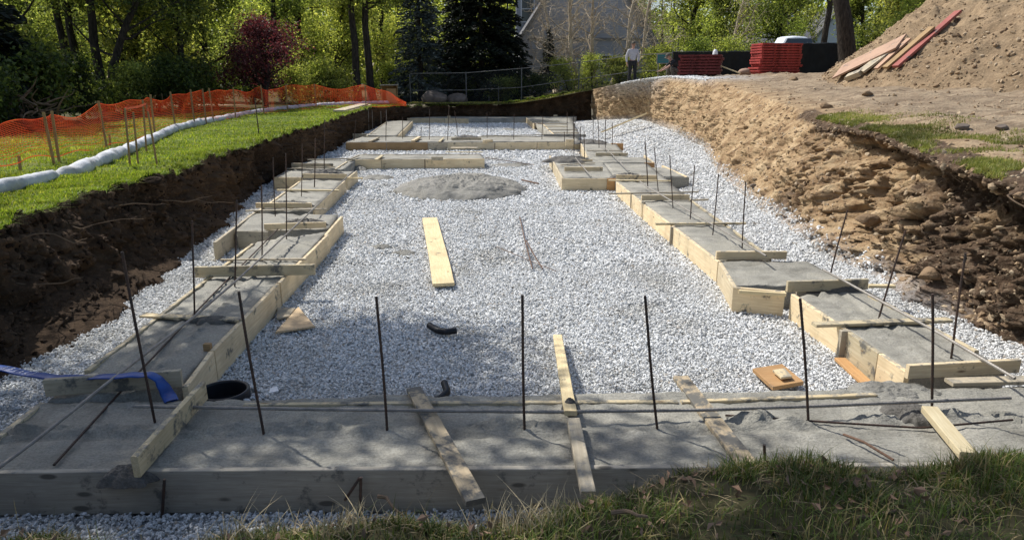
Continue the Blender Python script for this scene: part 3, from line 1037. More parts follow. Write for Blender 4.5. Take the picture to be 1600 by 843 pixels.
def rod(label, pts, r=0.0095, mat='rebar_pale', name='long_bar', cat='rebar', group='long bars lying over the footings'):
    W = np.array([P(x, y, z) for x, y, z in pts])
    s = np.concatenate([[0], np.cumsum(np.linalg.norm(np.diff(W, axis=0), axis=1))])
    n = int(np.clip(s[-1] / 0.012, 8, 460))
    t = np.linspace(0, s[-1], n)
    pts2 = np.stack([np.interp(t, s, W[:, i]) for i in range(3)], 1)
    ker = np.ones(9) / 9
    if n > 30:
        for i in range(3):
            pad = np.pad(pts2[:, i], 4, mode='edge')
            pts2[:, i] = np.convolve(pad, ker, 'valid')
    o = MB().tube(pts2 - W[0], bar_radius(n, r, W[:, 1].min() < 7), 7).build(name, M[mat])
    o.location = Vector(W[0])
    return tag(o, label, cat, group)


rod('long pale bar lying along the whole front footing', [(205, 634, .36), (500, 639, .35), (860, 643, .35), (1100, 640, .35), (1300, 633, .36), (1582, 621, .37)], 0.0115)
rod('long bar running up the left run over the cross boards', [(-40, 758, .33), (60, 684, .36), (175, 592, .435), (300, 497, .42), (372, 436, .44), (470, 345, .42), (552, 267, .38)], 0.011)
rod('thin dark bar tracing the shadow line of the long bar, left run', [(82, 728, .285), (210, 588, .285), (330, 462, .29), (440, 352, .29)], 0.008, 'rebar')  # dark rod put in for the shadow line beside the long bar
rod('sunlit pale bar over the near right run', [(1588, 592, .41), (1470, 522, .43), (1316, 437, .43), (1286, 421, .40)], 0.0115)
rod('sunlit pale bar over the sloping right run', [(1198, 400, .42), (1098, 342, .36), (1010, 291, .42), (1000, 283, .42)], 0.0115)
rod('short pale bar over the wide right pad', [(983, 267, .40), (950, 235, .40), (938, 226, .4)], 0.012)
rod('short pale bar over pad beside the mound', [(924, 276, .39), (905, 254, .42), (899, 246, .42)], 0.012)
rod('thin bar lying on front concrete below rightmost plank', [(1130, 648, .29), (1310, 660, .292), (1440, 668, .295), (1585, 655, .30)], 0.007, 'rebar')
for lab, b, t in (('rusty rod lying on gravel, longer of the pair', (812, 338), (832, 420)), ('rusty rod lying on gravel, shorter of the pair', (822, 375), (848, 420))):
    rod(lab, [(*b, .06), ((b[0] + t[0]) / 2 - 1, (b[1] + t[1]) / 2, .07), (*t, .06)], 0.009, 'rust_stick', 'rusty_rod', 'rod', 'rusty rods on the gravel')
rod('thin dark wire lying across gravel in the middle', [(775, 385, .06), (800, 395, .07), (830, 408, .06), (870, 424, .06)], 0.005, 'rust_stick', 'wire', 'wire', None)
rod('dark wire in gravel right of the stub footing', [(758, 246, .07), (790, 251, .07), (832, 257, .07)], 0.012, 'rebar', 'wire', 'wire', None)
rod('pick like stick with dark head on gravel behind mound', [(815, 281, .07), (828, 284, .08), (842, 287, .09)], 0.02, 'rust_stick', 'wood_stick', 'stick', None)
rod('thin brown twig lying on the front concrete at right', [(1318, 678, .295), (1350, 690, .33), (1396, 718, .31)], 0.008, 'rust_stick', 'twig', 'twig', None)

# ---- pit oddments
MOUNDS = []


def mound(label, cpx, cpy, w, hgt, dy, mat, name='concrete_mound', cat='concrete mound', seed=0, z0=0.0, n=60):
    c = P(cpx, cpy, z0)
    if name == 'concrete_clump':
        hgt *= 0.62
    if z0 == 0:
        MOUNDS.append((c[0], c[1], w / 2 * .93, dy / 2 * .93))
        hgt = hgt + .02
    r = np.linspace(0, 1, n)[:, None]
    th = np.linspace(0, 2 * np.pi, n * 2)[None]
    k_ = 1 + 0.14 * vnoise(np.stack([np.cos(th) * 1.5, np.sin(th) * 1.5, 0 * th + seed], -1)) + 0.05 * vnoise(np.stack([np.cos(th) * 5, np.sin(th) * 5, 0 * th + seed], -1))
    k_ = k_ * (1 + (0.0 if w > 2 else 0.30) * vnoise(np.stack([np.cos(th) * 2.6, np.sin(th) * 2.6, 0 * th + seed + 3], -1)))
    X = r * k_ * np.cos(th) * w / 2
    Y = r * k_ * np.sin(th) * dy / 2
    Z = hgt * (1 - r ** (2.2 if w > 2 else 1.7)) ** (0.62 if w > 2 else 0.75) * (1 + 0 * th)
    V = np.stack([X, Y, Z + 0 * X], -1)
    V[..., 2] += (fbm(V * 4 + seed, 3) * hgt * 0.18 + np.abs(fbm(V * (9 if w > 2 else 14) + seed, 4, .65)) * min(0.07, hgt * 0.75)) * (1 - r ** 6) - 0.03 * r ** 8
    V[..., :2] *= (1 + 0.10 * fbm(V * (3 if w > 2 else 9) + seed + 7, 3))[..., None]
    o = grid(V, name, M[mat], True)
    o.location = Vector(c)
    return tag(o, label, cat)


mound('low wide mound of dumped grey concrete in middle of pit', 718, 298, 2.75, 0.31, 2.7, 'concrete_rough', n=110)
for lab, x, y, w, h, dy in [
    ('small dark concrete splat before stub footing left end', 590, 279, 0.9, 0.05, 0.8),
    ('dark spill against front of stub footing', 562, 266, 0.5, 0.08, 0.5),
    ('small grey splat on gravel, left of the lone plank', 597, 387, 0.35, 0.03, 0.25),
    ('small round splat on gravel, nearest the lone plank', 632, 397, 0.38, 0.03, 0.3),
    ('flat splat on gravel in the far end of the pit', 793, 203, 0.7, 0.05, 0.9),
    ('long thin splat on gravel right of stub footing', 800, 259, 1.3, 0.04, 0.7)]:
    mound(lab, x, y, w, h, dy, 'concrete_rough', 'concrete_splat', 'concrete splat', seed=x, n=24)
for lab, x, y, w, h, dy, z in [
    ('dark heap of wet concrete on edge board of wide left pad', 478, 350, 0.75, 0.13, 0.35, FT),
    ('dark heap of wet concrete behind the wide left pad', 452, 321, 0.8, 0.12, 0.35, FT),
    ('dark heap on the small left pad', 505, 271, 0.9, 0.13, 0.4, FT),
    ('dark heap at far end of left run', 490, 259, 0.9, 0.1, 0.4, FT),
    ('dark heap on the pad beside the mound', 887, 251, 1.25, 0.18, 0.8, FT),
    ('dark heap on strip right of long cross footing', 921, 223, 1.2, 0.14, 0.8, FT),
    ('dark heap on the edge board at head of right run', 982, 277, 0.85, 0.14, 0.4, FT),
    ('dark heap on the far side of the long cross footing', 729, 215, 0.9, 0.13, 0.5, FT),
    ('dark clump against the caked edge board', 1300, 452, 0.7, 0.09, 0.14, FT),
    ('dark wet clump at the near end of slantwise board', 198, 742, 0.3, 0.07, 0.2, FT - .02),
    ('rough concrete spill at corner of front and right footings', 1395, 618, 0.85, 0.09, 0.45, FT - .06),
    ('small clump at foot of clean yellow plank', 1425, 645, 0.35, 0.07, 0.35, FT - .02),
    ('concrete clump on the flat stick of left run', 330, 500, 0.42, 0.05, 0.16, FT + .0),
    ('concrete clump where pale plank crosses the long bar', 890, 637, 0.12, 0.1, 0.12, FT + .02)]:
    mound(lab, x, y, w, h, dy, 'concrete_dark' if z > FT - 0.03 else 'concrete_rough', 'concrete_clump', 'concrete clump', seed=x + 5, z0=z, n=40)

# dirt clump on back wall board
mound('brown dirt clump heaped on the board at the back wall', 757, 176, 1.4, 0.35, 0.6, 'clod', 'dirt_clump', 'dirt clump', 3, 0.3, 24)

# black pipe mouth
PIPE_C = P(350, 617, 0.10)
c = PIPE_C
mb = MB()
th = np.linspace(0, 2 * np.pi, 49)
prof = [(0.162, -0.10), (0.162, 0.03), (0.164, 0.046), (0.174, 0.05), (0.186, 0.046), (0.188, 0.03), (0.184, -0.12)]
V = np.array([[[rr * math.cos(a) * 1.05, rr * math.sin(a), zz_] for a in th] for rr, zz_ in prof])
pipe = grid(V, 'drain_pipe', M['black_plastic'])
pipe.location = Vector(c)
tag(pipe, 'wide black pipe mouth sunk in gravel at the left corner', 'pipe')
dsk = MB().add([[0, 0, 0]] + [[0.17 * math.cos(a), 0.163 * math.sin(a), 0] for a in th[:-1]], [[0, 1 + i, 1 + (i + 1) % 48] for i in range(48)]).build('pipe_floor', M['black_plastic'], pipe)
dsk.location = (0, 0, -0.075)


def hose(label, pts, r, name='corrugated_hose'):
    W = np.array([P(*p) for p in pts])
    s = np.linspace(0, len(W) - 1, 60)
    q = np.stack([np.interp(s, np.arange(len(W)), W[:, i]) for i in range(3)], 1)
    for _ in range(6):
        q[1:-1] = (q[:-2] + q[1:-1] * 2 + q[2:]) / 4
    rad = r * (1 + 0.14 * np.sin(np.arange(60) * math.pi))
    rad = np.where(np.arange(60) % 2 == 0, r, r * 0.86)
    o = MB().tube(q - W[0], rad, 12, cap=False).build(name, M['black_plastic'], smooth=True)
    o.location = Vector(W[0])
    return tag(o, label, 'hose', 'black corrugated hose pieces')


hose('short black corrugated hose lying on gravel mid pit', [(671, 508, .07), (684, 516, .07), (698, 518, .07), (713, 516, .07)], 0.035)
hose('curled black hose piece behind the front footing', [(668, 628, .1), (688, 622, .11), (699, 612, .10), (694, 597, .10)], 0.03)

# blue flat hose
W = np.array([P(-60, 566, .33), P(0, 574, .30), P(60, 587, .30), P(110, 590, .36), P(170, 588, .435), P(215, 585, .44), P(240, 585, .44), P(252, 597, .38), P(262, 615, .30), P(268, 626, .285)])
s = np.linspace(0, len(W) - 1, 70)
q = np.stack([np.interp(s, np.arange(len(W)), W[:, i]) for i in range(3)], 1)
for _ in range(8):
    q[1:-1] = (q[:-2] + q[1:-1] * 2 + q[2:]) / 4
tan = np.gradient(q, axis=0)
tan /= np.linalg.norm(tan, axis=1)[:, None]
sd = np.cross(tan, [0, 0, 1.0])
sd /= np.linalg.norm(sd, axis=1)[:, None]
up = np.cross(sd, tan)
pw = [(-0.048, 0), (-0.035, 0.007), (0, 0.010), (0.035, 0.007), (0.048, 0), (0.035, -0.005), (0, -0.006), (-0.035, -0.005), (-0.048, 0)]
V = np.array([[q[i] + sd[i] * a + up[i] * (b + 0.003 * math.sin(i * 0.9)) for a, b in pw] for i in range(len(q))])
hs = grid(V, 'flat_hose', M['blue_hose'])
tag(hs, 'bright blue flat hose draped over the left cross board', 'hose')
mb = MB()
for i, a in enumerate(np.linspace(9, 14.5, 6)):
    i0 = int(a)
    p0 = q[i0] + (q[i0 + 1] - q[i0]) * (a - i0) + up[i0] * 0.0135
    w_ = 0.008
    h_ = 0.026
    t_, d_ = tan[i0], sd[i0]
    if i in (0, 5):
        sgn = 1 if i == 0 else -1
        for kx in range(4):
            a0, a1 = -1 + kx * 0.5, -0.5 + kx * 0.5
            f0 = lambda u: p0 + d_ * h_ * u * 1.1 - t_ * sgn * 0.012 * (1 - u * u)
            mb.add([f0(a0), f0(a1), f0(a1) + t_ * 0.005, f0(a0) + t_ * 0.005], [[0, 1, 2, 3]])
    else:
        mb.add([p0 - d_ * h_ - t_ * w_ / 2, p0 + d_ * h_ - t_ * w_ / 2, p0 + d_ * h_ + t_ * 0, p0 - d_ * h_ + t_ * 0], [[0, 1, 2, 3]])
        for u in ((-1, 0) if i == 1 else (-1, 1) if i == 2 else (1, 0) if i == 3 else (-1, 1)):
            c0 = p0 + d_ * h_ * u * 0.85
            mb.add([c0, c0 + t_ * 0.016, c0 + t_ * 0.016 + d_ * 0.007, c0 + d_ * 0.007], [[0, 1, 2, 3]])
mb.build('printed_marks', M['white_paint'], hs)


# ================================================================== TERRAIN
def fill_cols(ctrl, per):
    """Catmull-Rom through the control columns, `per` columns in each interval"""
    ctrl = np.asarray(ctrl, float)
    n = len(ctrl)
    out = []
    for i in range(n - 1):
        p0, p1, p2, p3 = ctrl[max(i - 1, 0)], ctrl[i], ctrl[i + 1], ctrl[min(i + 2, n - 1)]
        m = per[i] if isinstance(per, (list, tuple)) else per
        for t in np.arange(m) / m:
            a = 0.5 * (2 * p1 + (p2 - p0) * t + (2 * p0 - 5 * p1 + 4 * p2 - p3) * t * t + (3 * p1 - p0 - 3 * p2 + p3) * t ** 3)
            out.append(0.35 * a + 0.65 * (p1 + (p2 - p1) * t))
    out.append(ctrl[-1])
    return np.array(out)


# --- left and back wall of the excavation
LB = [(-4.7, 0.5, 0), (-4.6, 2.5, 0), P(-150, 700), P(0, 600), P(100, 555), P(190, 500), P(290, 412), P(345, 358), P(400, 303), P(430, 280), P(470, 256), P(521, 235), P(560, 212), P(596, 194, .03)]
LTz = [(-5.4, 0.3, 1.0), (-5.3, 2.4, 1.0), P(-150, 425, 1.0), P(0, 352, 1.0), P(70, 326, 1.02), P(130, 303, 1.04), P(200, 290, 1.02), P(260, 279, 1.0), P(335, 245, 1.0), P(385, 232, 1.0), P(440, 212, 1.0), P(500, 195, 1.0), P(548, 178, 1.0), P(582, 168, 1.0)]
YB = 41.0
LB += [PD(640, 189, 39.4), PD(700, 188, YB - .3), PD(760, 186, YB - .3), PD(800, 185, YB - .3), PD(860, 184, YB - .3), PD(925, 183, YB - .3)]
LTz += [PD(640, 166, 39.9), PD(700, 166, YB), PD(760, 163, YB), PD(800, 160, YB), PD(860, 150, YB), PD(925, 140, YB)]
per = [10, 14, 40, 46, 40, 50, 44, 40, 36, 30, 30, 30, 30, 30, 20, 24, 24, 20, 26]
for p in LB[14:]:
    p[2] = 0.02
Bc, Tc = fill_cols(LB, per), fill_cols(LTz, per)
nr = 46
t = np.linspace(0, 1, nr)
prof = np.interp(t, [0, 0.1, 0.25, 0.9, 1.0], [0, 0.36, 0.60, 0.95, 1.0])     # talus at the foot, upright above
V = Bc[None] * (1 - prof)[:, None, None] + Tc[None] * prof[:, None, None]
V[..., 2] = Bc[None, :, 2] * (1 - t)[:, None] + Tc[None, :, 2] * t[:, None]
V[0, :, 2] -= 0.12
N = gnormals(V)
env = (np.sin(np.pi * np.clip(t, 0.0, 1) ** 0.8) ** 0.6)[:, None]
amp = fbm(V * np.array([4.5, 4.5, .6]) + 70, 3, 0.6) * 0.16 + fbm(V * np.array([1.3, 1.3, 1.6]), 5, 0.6) * 0.30 + fbm(V * np.array([4, 4, 3.4]) + 40, 5, 0.64) * 0.26 + fbm(V * 14 + 3, 3) * 0.06
q_ = amp * 8
fq = q_ - np.floor(q_)
amp = amp * .4 + .6 * (np.floor(q_) + ss(.25, .75, fq)) / 8
hv = np.cross(np.gradient(Tc, axis=0), [0, 0, 1.0])
hv /= np.linalg.norm(hv, axis=1)[:, None]
V = V + hv[None] * (amp * (0.25 + env))[..., None]
V[-6:, :, 2] += (fbm(V[-6:] * np.array([3, 3, 1]) + 8, 4, .65) * 0.17) * np.linspace(0.2, 1, 6)[:, None]
WALL = V
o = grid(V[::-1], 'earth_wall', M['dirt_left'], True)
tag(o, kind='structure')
rim = V[-1].copy()

# --- lawn on the left, from the rim of the pit out past the orange fence
nl = sum(per[:14]) + 1
rimL = rim[:nl]
FENCE = np.array([(-8.6, 2.0), (-7.55, 7.6), (-7.75, 10.2), (-8.75, 14.1), (-9.3, 17.5), (-9.9, 21.5), (-10.2, 25.5), (-10.2, 30.5), (-9.4, 33.6), (-6.8, 35.6), (-5.6, 37.4)])
ro = []
outX = np.interp(rimL[:, 1], FENCE[:, 1], FENCE[:, 0]) - 3.5
for s_ in np.linspace(0, 1, 26) ** 1.6:
    row = rimL.copy()
    row[:, 0] = rimL[:, 0] * (1 - s_) + outX * s_
    row[:, 2] = rimL[:, 2] * (1 - s_) + 1.02 * s_
    row[:, 2] += (fbm(row * np.array([.6, .6, 0]), 3) * 0.06 + fbm(row * np.array([3, 3, 0]), 2) * 0.02) * min(1, s_ * 3) + 0.05 * math.exp(-(s_ / .12) ** 2) * (s_ > 0)
    ro.append(row)
LAWN = np.array(ro)
o = grid(LAWN, 'lawn', M['lawn_soil'], True)
tag(o, kind='structure')

# wooded ground left, back and beyond; rises to the right
xs = np.concatenate([np.linspace(-140, -22, 18), np.linspace(-20, 16, 50), np.linspace(18, 140, 18)])
ys = np.concatenate([np.linspace(40.4, 60, 26), np.linspace(64, 260, 20)])
X, Y = np.meshgrid(xs, ys)
topz = np.interp(X, [-30, Tc[-6, 0] - 6, 0, 2, 4.3, 8, 30], [0.98, 1.0, 1.0, 1.3, 1.75, 2.25, 2.4])
Z = topz + fbm(np.stack([X, Y, 0 * X], -1) * .3, 3) * 0.12 * ss(41, 44, Y) - 0.02
V = np.stack([X, Y + (ss(38.6, 37.6, Y)) * 0.0, Z], -1)
o = grid(V, 'woodland_ground', M['wood_floor'], True)
tag(o, kind='structure')
xs = np.linspace(-140, 0, 50)
ys = np.linspace(-10, 40, 40)
X, Y = np.meshgrid(xs, ys)
edge = np.interp(Y, FENCE[:, 1], FENCE[:, 0]) - 3.3
X = edge - (-xs[None] / 140.0) ** 1.8 * 130
Z = 1.0 + fbm(np.stack([X, Y, 0 * X], -1) * .3, 3) * 0.15 * ss(0, 4, edge - X) - 0.02
o = grid(np.stack([X, Y, Z], -1)[:, ::-1], 'woodland_edge_ground', M['wood_floor'], True)
tag(o, kind='structure')

# --- right bank
RBs = [(5.0, 0.5, 0), (5.0, 2.8, 0), P(1750, 640), P(1600, 540), P(1545, 518), P(1480, 495, .02), P(1390, 452, .04), P(1290, 395, .05), P(1200, 337, .1), P(1163, 308, .15), P(1120, 270, .25), P(1100, 232, .45), P(1050, 205, .6), P(1000, 187, .55), PD(925, 183, YB - .3)]
RTs = [(6.2, -0.5, 1.3), (6.0, 2.0, 1.4), PD(1750, 335, 5.3), PD(1600, 279, 6.6), PD(1530, 257, 7.6), PD(1465, 233, 8.9), PD(1400, 207, 10.7), PD(1335, 195, 12.0), PD(1280, 183, 13.2), PD(1225, 163, 16.2), PD(1170, 145, 20), PD(1105, 124, 24), PD(1045, 119, 28), PD(985, 127, 30.6), PD(925, 140, YB)]
RBs[-1][2] = 0.02
perR = [8, 24, 56, 60, 56, 64, 64, 64, 58, 50, 46, 40, 36, 44]
RB, RT = fill_cols(RBs, perR), fill_cols(RTs, perR)
ncr = len(RB)
colk = np.concatenate([np.linspace(i, i + 1, m, endpoint=False) for i, m in enumerate(perR)] + [[len(perR)]])
RP = RT + np.stack([np.interp(colk, [0, 6, 14], [12, 10, 12]), np.interp(colk, [0, 6, 14], [-1, 3, 3]), 0 * colk], 1)
RP[:, 2] = np.interp(colk, [0, 4, 8, 11, 14], [1.9, 2.15, 2.45, 2.75, 2.35])
RF = RP + np.array([90, 14, 0.3])
nr1, nr2, nr3 = 90, 56, 10
t1 = np.linspace(0, 1, nr1)
steep = ss(8.5, 6.0, colk)[None]          # near columns are cut steeper with an overhanging sod edge
pr = np.interp(t1, [0, 0.22, 0.5, 1], [0, 0.45, 0.70, 1.0])[:, None] * steep + np.interp(t1, [0, 0.35, 0.7, 1], [0, 0.30, 0.62, 1.0])[:, None] * (1 - steep)
V1 = RB[None] + (RT - RB)[None] * pr[..., None]
zz1 = (t1[:, None] * steep + (t1 ** 0.92)[:, None] * (1 - steep))
V1[..., 2] = RB[None, :, 2] + (RT - RB)[None, :, 2] * zz1
V1[0, :, 2] -= 0.12
hv = np.cross([0, 0, 1.0], np.gradient(RT, axis=0))
hv /= np.linalg.norm(hv, axis=1)[:, None]
e1 = (np.sin(np.pi * t1 ** 0.8) ** 0.6)[:, None]
K1 = colk[None] + 0 * t1[:, None]
T1 = t1[:, None] + 0 * colk[None]
amp = fbm(V1 * np.array([1.2, 1.2, 1.0]) + 5, 5, 0.62) * (0.20 + 0.35 * steep) + fbm(V1 * np.array([4.2, 4.2, 4.2]) + 60, 5, 0.66) * (0.12 + 0.20 * steep) + fbm(V1 * 15, 3) * 0.05
amp = amp + (0.5 - np.abs(fbm(V1 * np.array([1.7, 1.7, 1.7]) + 21, 4, .6)) * 2) * (.07 + .20 * steep)
cr_ = fbm(V1 * np.array([1.5, 1.5, 2.0]) + 51, 4, .55)
amp = amp - np.exp(-(cr_ / .05) ** 2) * (.05 + .17 * steep)
rill = fbm(np.stack([K1 * 5.5 + 1.2 * T1, T1 * 1.6, 0 * T1], -1), 4, .6)
amp = amp + rill * (.10 - .04 * steep)
q_ = amp * 8
fq = q_ - np.floor(q_)
ter = .38 * ss(9, 6, K1)
amp = amp * (1 - ter) + ter * (np.floor(q_) + ss(.25, .75, fq)) / 8
lip = np.exp(-((t1[:, None] - 0.95) / 0.06) ** 2) * 0.22 * steep - np.exp(-((t1[:, None] - 0.78) / 0.12) ** 2) * 0.30 * steep * (0.7 + 0.8 * fbm(V1 * np.array([.9, .9, .4]) + 3, 2))
V1 = V1 - hv[None] * (amp * (0.2 + e1) + lip)[..., None] * np.where((hv[:, 0] > 0), 1, -1)[None, :, None]
t2 = np.linspace(0, 1, nr2)[1:] ** 1.5
V2 = RT[None] + (RP - RT)[None] * t2[:, None, None]
V2[..., 2] = RT[None, :, 2] + (RP - RT)[None, :, 2] * (t2 ** 0.75)[:, None]
V2[..., 2] += (fbm(V2 * np.array([1.1, 1.1, 0]), 4) * 0.13 + fbm(V2 * np.array([5, 5, 0]), 3) * 0.06) * np.minimum(1, t2 * 8)[:, None]
off = V1[-1] - RT
V2 += off[None] * (np.maximum(0, 1 - t2 * 12))[:, None, None]
t3 = np.linspace(0, 1, nr3)[1:] ** 2
V3 = V2[-1][None] + (RF - RP)[None] * t3[:, None, None]
RBANK = np.concatenate([V1, V2, V3])
o = grid(RBANK, 'earth_bank', M['dirt_right'], True)
tag(o, kind='structure')
T = np.concatenate([t1, 1 + t2, 2 + t3])[:, None] + 0 * colk[None]
K = colk[None] + 0 * T
top_soil = np.where(T <= 1.02, ss(9.5, 7.5, K) * ss(0.80, 0.96, T) * 0.62 + 0.78 * ss(6.4, 4.0, K) * (1 - .35 * np.exp(-((T - .6) / .16) ** 2)) + 0.17 + 0.24 * ss(.45, .1, T) * ss(3, 5, K) * ss(10, 8, K), 0.18 + 0.16 * ss(7, 3, K))
gravelly = 0.55 * ss(0.16, 0.0, T) * ss(4, 6, K) + 0.8 * ss(.2, .0, np.abs(T - 1.05)) * ss(10.6, 11.2, K) * ss(13.8, 12.5, K) + 0.5 * ss(12, 12.6, K) * ss(14, 13, K) * ss(0.45, 0.9, T) * ss(1.3, 1.0, T)
plateau = ss(.95, 1.15, T) * 0.85 * np.ones_like(K)
for nm, arr in (('plateau', plateau), ('topsoil', top_soil), ('gravelly', np.clip(gravelly, 0, 1))):
    at_ = o.data.attributes.new(nm, 'FLOAT', 'POINT')
    at_.data.foreach_set('value', arr.astype(np.float32).ravel())

# --- gravel floor
xr_i = np.argsort(RB[:, 1])
lb_i = np.argsort(Bc[:nl, 1])


def floor_z(X, Y):
    xb = np.interp(Y, RB[xr_i, 1], RB[xr_i, 0])
    zb = np.interp(Y, RB[xr_i, 1], RB[xr_i, 2])
    x0 = np.interp(Y, [5, 8, 15, 41], [3.6, 3.7, 3.6, 3.2])
    return zb * ss(0, 1, (X - x0) / np.maximum(0.3, xb - x0)) ** 1.0


ys = np.concatenate([np.linspace(0.3, 9, 90), np.linspace(9.15, 41.2, 140)])
us = np.linspace(-0.08, 1.06, 120)
Y = ys[:, None] + 0 * us[None]
xl = np.interp(ys, Bc[lb_i, 1], Bc[lb_i, 0])[:, None]
xr = np.interp(ys, RB[xr_i, 1], RB[xr_i, 0])[:, None]
X = xl + (xr - xl) * us[None]
Z = floor_z(X, Y) - 0.012 + fbm(np.stack([X, Y, 0 * X], -1) * 1.2, 3) * 0.02
o = grid(np.stack([X, Y, Z], -1), 'gravel_floor', M['gravel_bed'], True)
tag(o, kind='structure')


# crushed stones
def ico():
    p = (1 + 5 ** 0.5) / 2
    v = np.array([[-1, p, 0], [1, p, 0], [-1, -p, 0], [1, -p, 0], [0, -1, p], [0, 1, p], [0, -1, -p], [0, 1, -p], [p, 0, -1], [p, 0, 1], [-p, 0, -1], [-p, 0, 1]]) / math.sqrt(1 + p * p)
    f = np.array([[0, 11, 5], [0, 5, 1], [0, 1, 7], [0, 7, 10], [0, 10, 11], [1, 5, 9], [5, 11, 4], [11, 10, 2], [10, 7, 6], [7, 1, 8], [3, 9, 4], [3, 4, 2], [3, 2, 6], [3, 6, 8], [3, 8, 9], [4, 9, 5], [2, 4, 11], [6, 2, 10], [8, 6, 7], [9, 8, 1]])
    return v, f


def rand_rot(n):
    q = RNG.normal(size=(n, 4))
    q /= np.linalg.norm(q, axis=1)[:, None]
    w, x, y, z = q.T
    return np.stack([np.stack([1 - 2 * (y * y + z * z), 2 * (x * y - z * w), 2 * (x * z + y * w)], -1), np.stack([2 * (x * y + z * w), 1 - 2 * (x * x + z * z), 2 * (y * z - x * w)], -1), np.stack([2 * (x * z - y * w), 2 * (y * z + x * w), 1 - 2 * (x * x + y * y)], -1)], 1)


IV, IF = ico()


def stones(name, C, size, mat, kind='stuff', flat=0.7):
    n = len(C)
    var = IV[None] * (1 + RNG.uniform(-0.28, 0.28, (n, 12, 1)))
    var = var * np.stack([RNG.uniform(0.8, 1.35, n), RNG.uniform(0.6, 1.0, n), RNG.uniform(0.4, 0.8, n)], 1)[:, None]
    Vv = np.einsum('nij,nkj->nki', rand_rot(n), var) * (size / 2)[:, None, None]
    Vv[..., 2] *= flat + 0.2
    Vv += C[:, None]
    Ff = IF[None] + (np.arange(n) * 12)[:, None, None]
    o = MB().add(Vv.reshape(-1, 3), Ff.reshape(-1, 3)).build(name, M[mat])
    return tag(o, kind=kind)


SLAB_POLYS = [np.array([P(x, y, FT)[:2] for x, y in c]) for _, c, _ in SLABS]


def in_poly(X, Y, poly):
    ins = np.zeros(X.shape, bool)
    n = len(poly)
    for i in range(n):
        x0, y0 = poly[i]
        x1, y1 = poly[(i + 1) % n]
        c_ = ((y0 > Y) != (y1 > Y)) & (X < (x1 - x0) * (Y - y0) / (y1 - y0 + 1e-12) + x0)
        ins ^= c_
    return ins


def scatter_pit(y0, y1, dens, smin, smax):
    n = int(dens * (y1 - y0) * 12)
    Y = RNG.uniform(y0, y1, n)
    X = RNG.uniform(-6.8, 6.2, n)
    xl = np.interp(Y, Bc[lb_i, 1], Bc[lb_i, 0]) - 0.25
    xr = np.interp(Y, RB[xr_i, 1], RB[xr_i, 0]) + 0.25
    ok = (X > xl) & (X < xr) & (np.abs(X) < 0.80 * Y + 1.2)
    for pl in SLAB_POLYS:
        ok &= ~in_poly(X, Y, pl)
    for mx_, my_, ma_, mb_ in MOUNDS:
        ok &= ((X - mx_) / ma_) ** 2 + ((Y - my_) / mb_) ** 2 > RNG.uniform(.55, 1.05, n)
    ok &= np.hypot(X - PIPE_C[0], Y - PIPE_C[1]) > .20
    X, Y = X[ok], Y[ok]
    s = RNG.uniform(smin, smax, len(X)) * RNG.choice([0.7, 1.0, 1.0, 1.25], len(X))
    Z = floor_z(X, Y) + RNG.uniform(-0.006, 0.018, len(X))
    return np.stack([X, Y, Z], 1), s


cs, sz = [], []
for a in [(2.6, 6, 4400, .015, .028), (6, 9, 2900, .019, .033), (9, 14, 1150, .030, .048), (14, 22, 520, .04, .066), (22, 41, 170, .06, .10)]:
    c_, s_ = scatter_pit(*a)
    cs.append(c_)
    sz.append(s_)
a_ = RNG.uniform(0, 2 * np.pi, 420)
r_ = RNG.uniform(.215, .36, 420)
cs.append(np.stack([PIPE_C[0] + r_ * np.cos(a_), PIPE_C[1] + r_ * np.sin(a_), np.interp(r_, [.2, .36], [.115, .0]) * RNG.uniform(.7, 1, 420)], 1))
sz.append(RNG.uniform(.028, .045, 420))
stones('gravel', np.concatenate(cs), np.concatenate(sz), 'gravel_stone')


def sample(G, r0, r1, c0, c1, n):
    r = RNG.uniform(r0, r1, n)
    c_ = RNG.uniform(c0, c1, n)
    i, j = np.floor(r).astype(int), np.floor(c_).astype(int)
    i, j = np.minimum(i, G.shape[0] - 2), np.minimum(j, G.shape[1] - 2)
    a, b = (r - i)[:, None], (c_ - j)[:, None]
    return (G[i, j] * (1 - a) * (1 - b) + G[i + 1, j] * a * (1 - b) + G[i, j + 1] * (1 - a) * b + G[i + 1, j + 1] * a * b), r, c_


def kcol(k_):
    return int(np.searchsorted(colk, k_))


# stray gravel spilled up the right bank, clods on bank, plateau and left wall
pts, r, c_ = sample(RBANK, 0, 14, kcol(6), kcol(12), 2600)
keep = RNG.uniform(0, 14, len(pts)) > r
stones('spilled_gravel', pts[keep], RNG.uniform(.03, .065, int(keep.sum())), 'gravel_stone')
pts, r, c_ = sample(RBANK, nr1 - 3, nr1 + 6, kcol(11), kcol(13.2), 2200)
stones('ledge_gravel', pts, RNG.uniform(.04, .09, len(pts)), 'gravel_stone')
pts, r, c_ = sample(RBANK, 2, nr1 + 40, kcol(2.2), kcol(13), 5600)
s_ = RNG.uniform(.02, .05, len(pts)) * RNG.choice([1, 1, 1, 1, 1.6, 2.4], len(pts))
stones('dirt_clods', pts, s_, 'clod')
pts, r, c_ = sample(RBANK, 10, nr1 - 1, kcol(2), kcol(6.3), 1100)
stones('topsoil_clods', pts, RNG.uniform(.015, .05, len(pts)), 'clod_dark')
pts, r, c_ = sample(WALL, 1, nr - 1, 20, WALL.shape[1] - 30, 2600)
stones('wall_clods', pts, RNG.uniform(.03, .09, len(pts)), 'clod_dark')
pts, r, c_ = sample(WALL, nr - 3, nr - 1, 24, nl - 30, 500)
stones('rim_clods', pts, RNG.uniform(.06, .22, len(pts)), 'clod_dark')

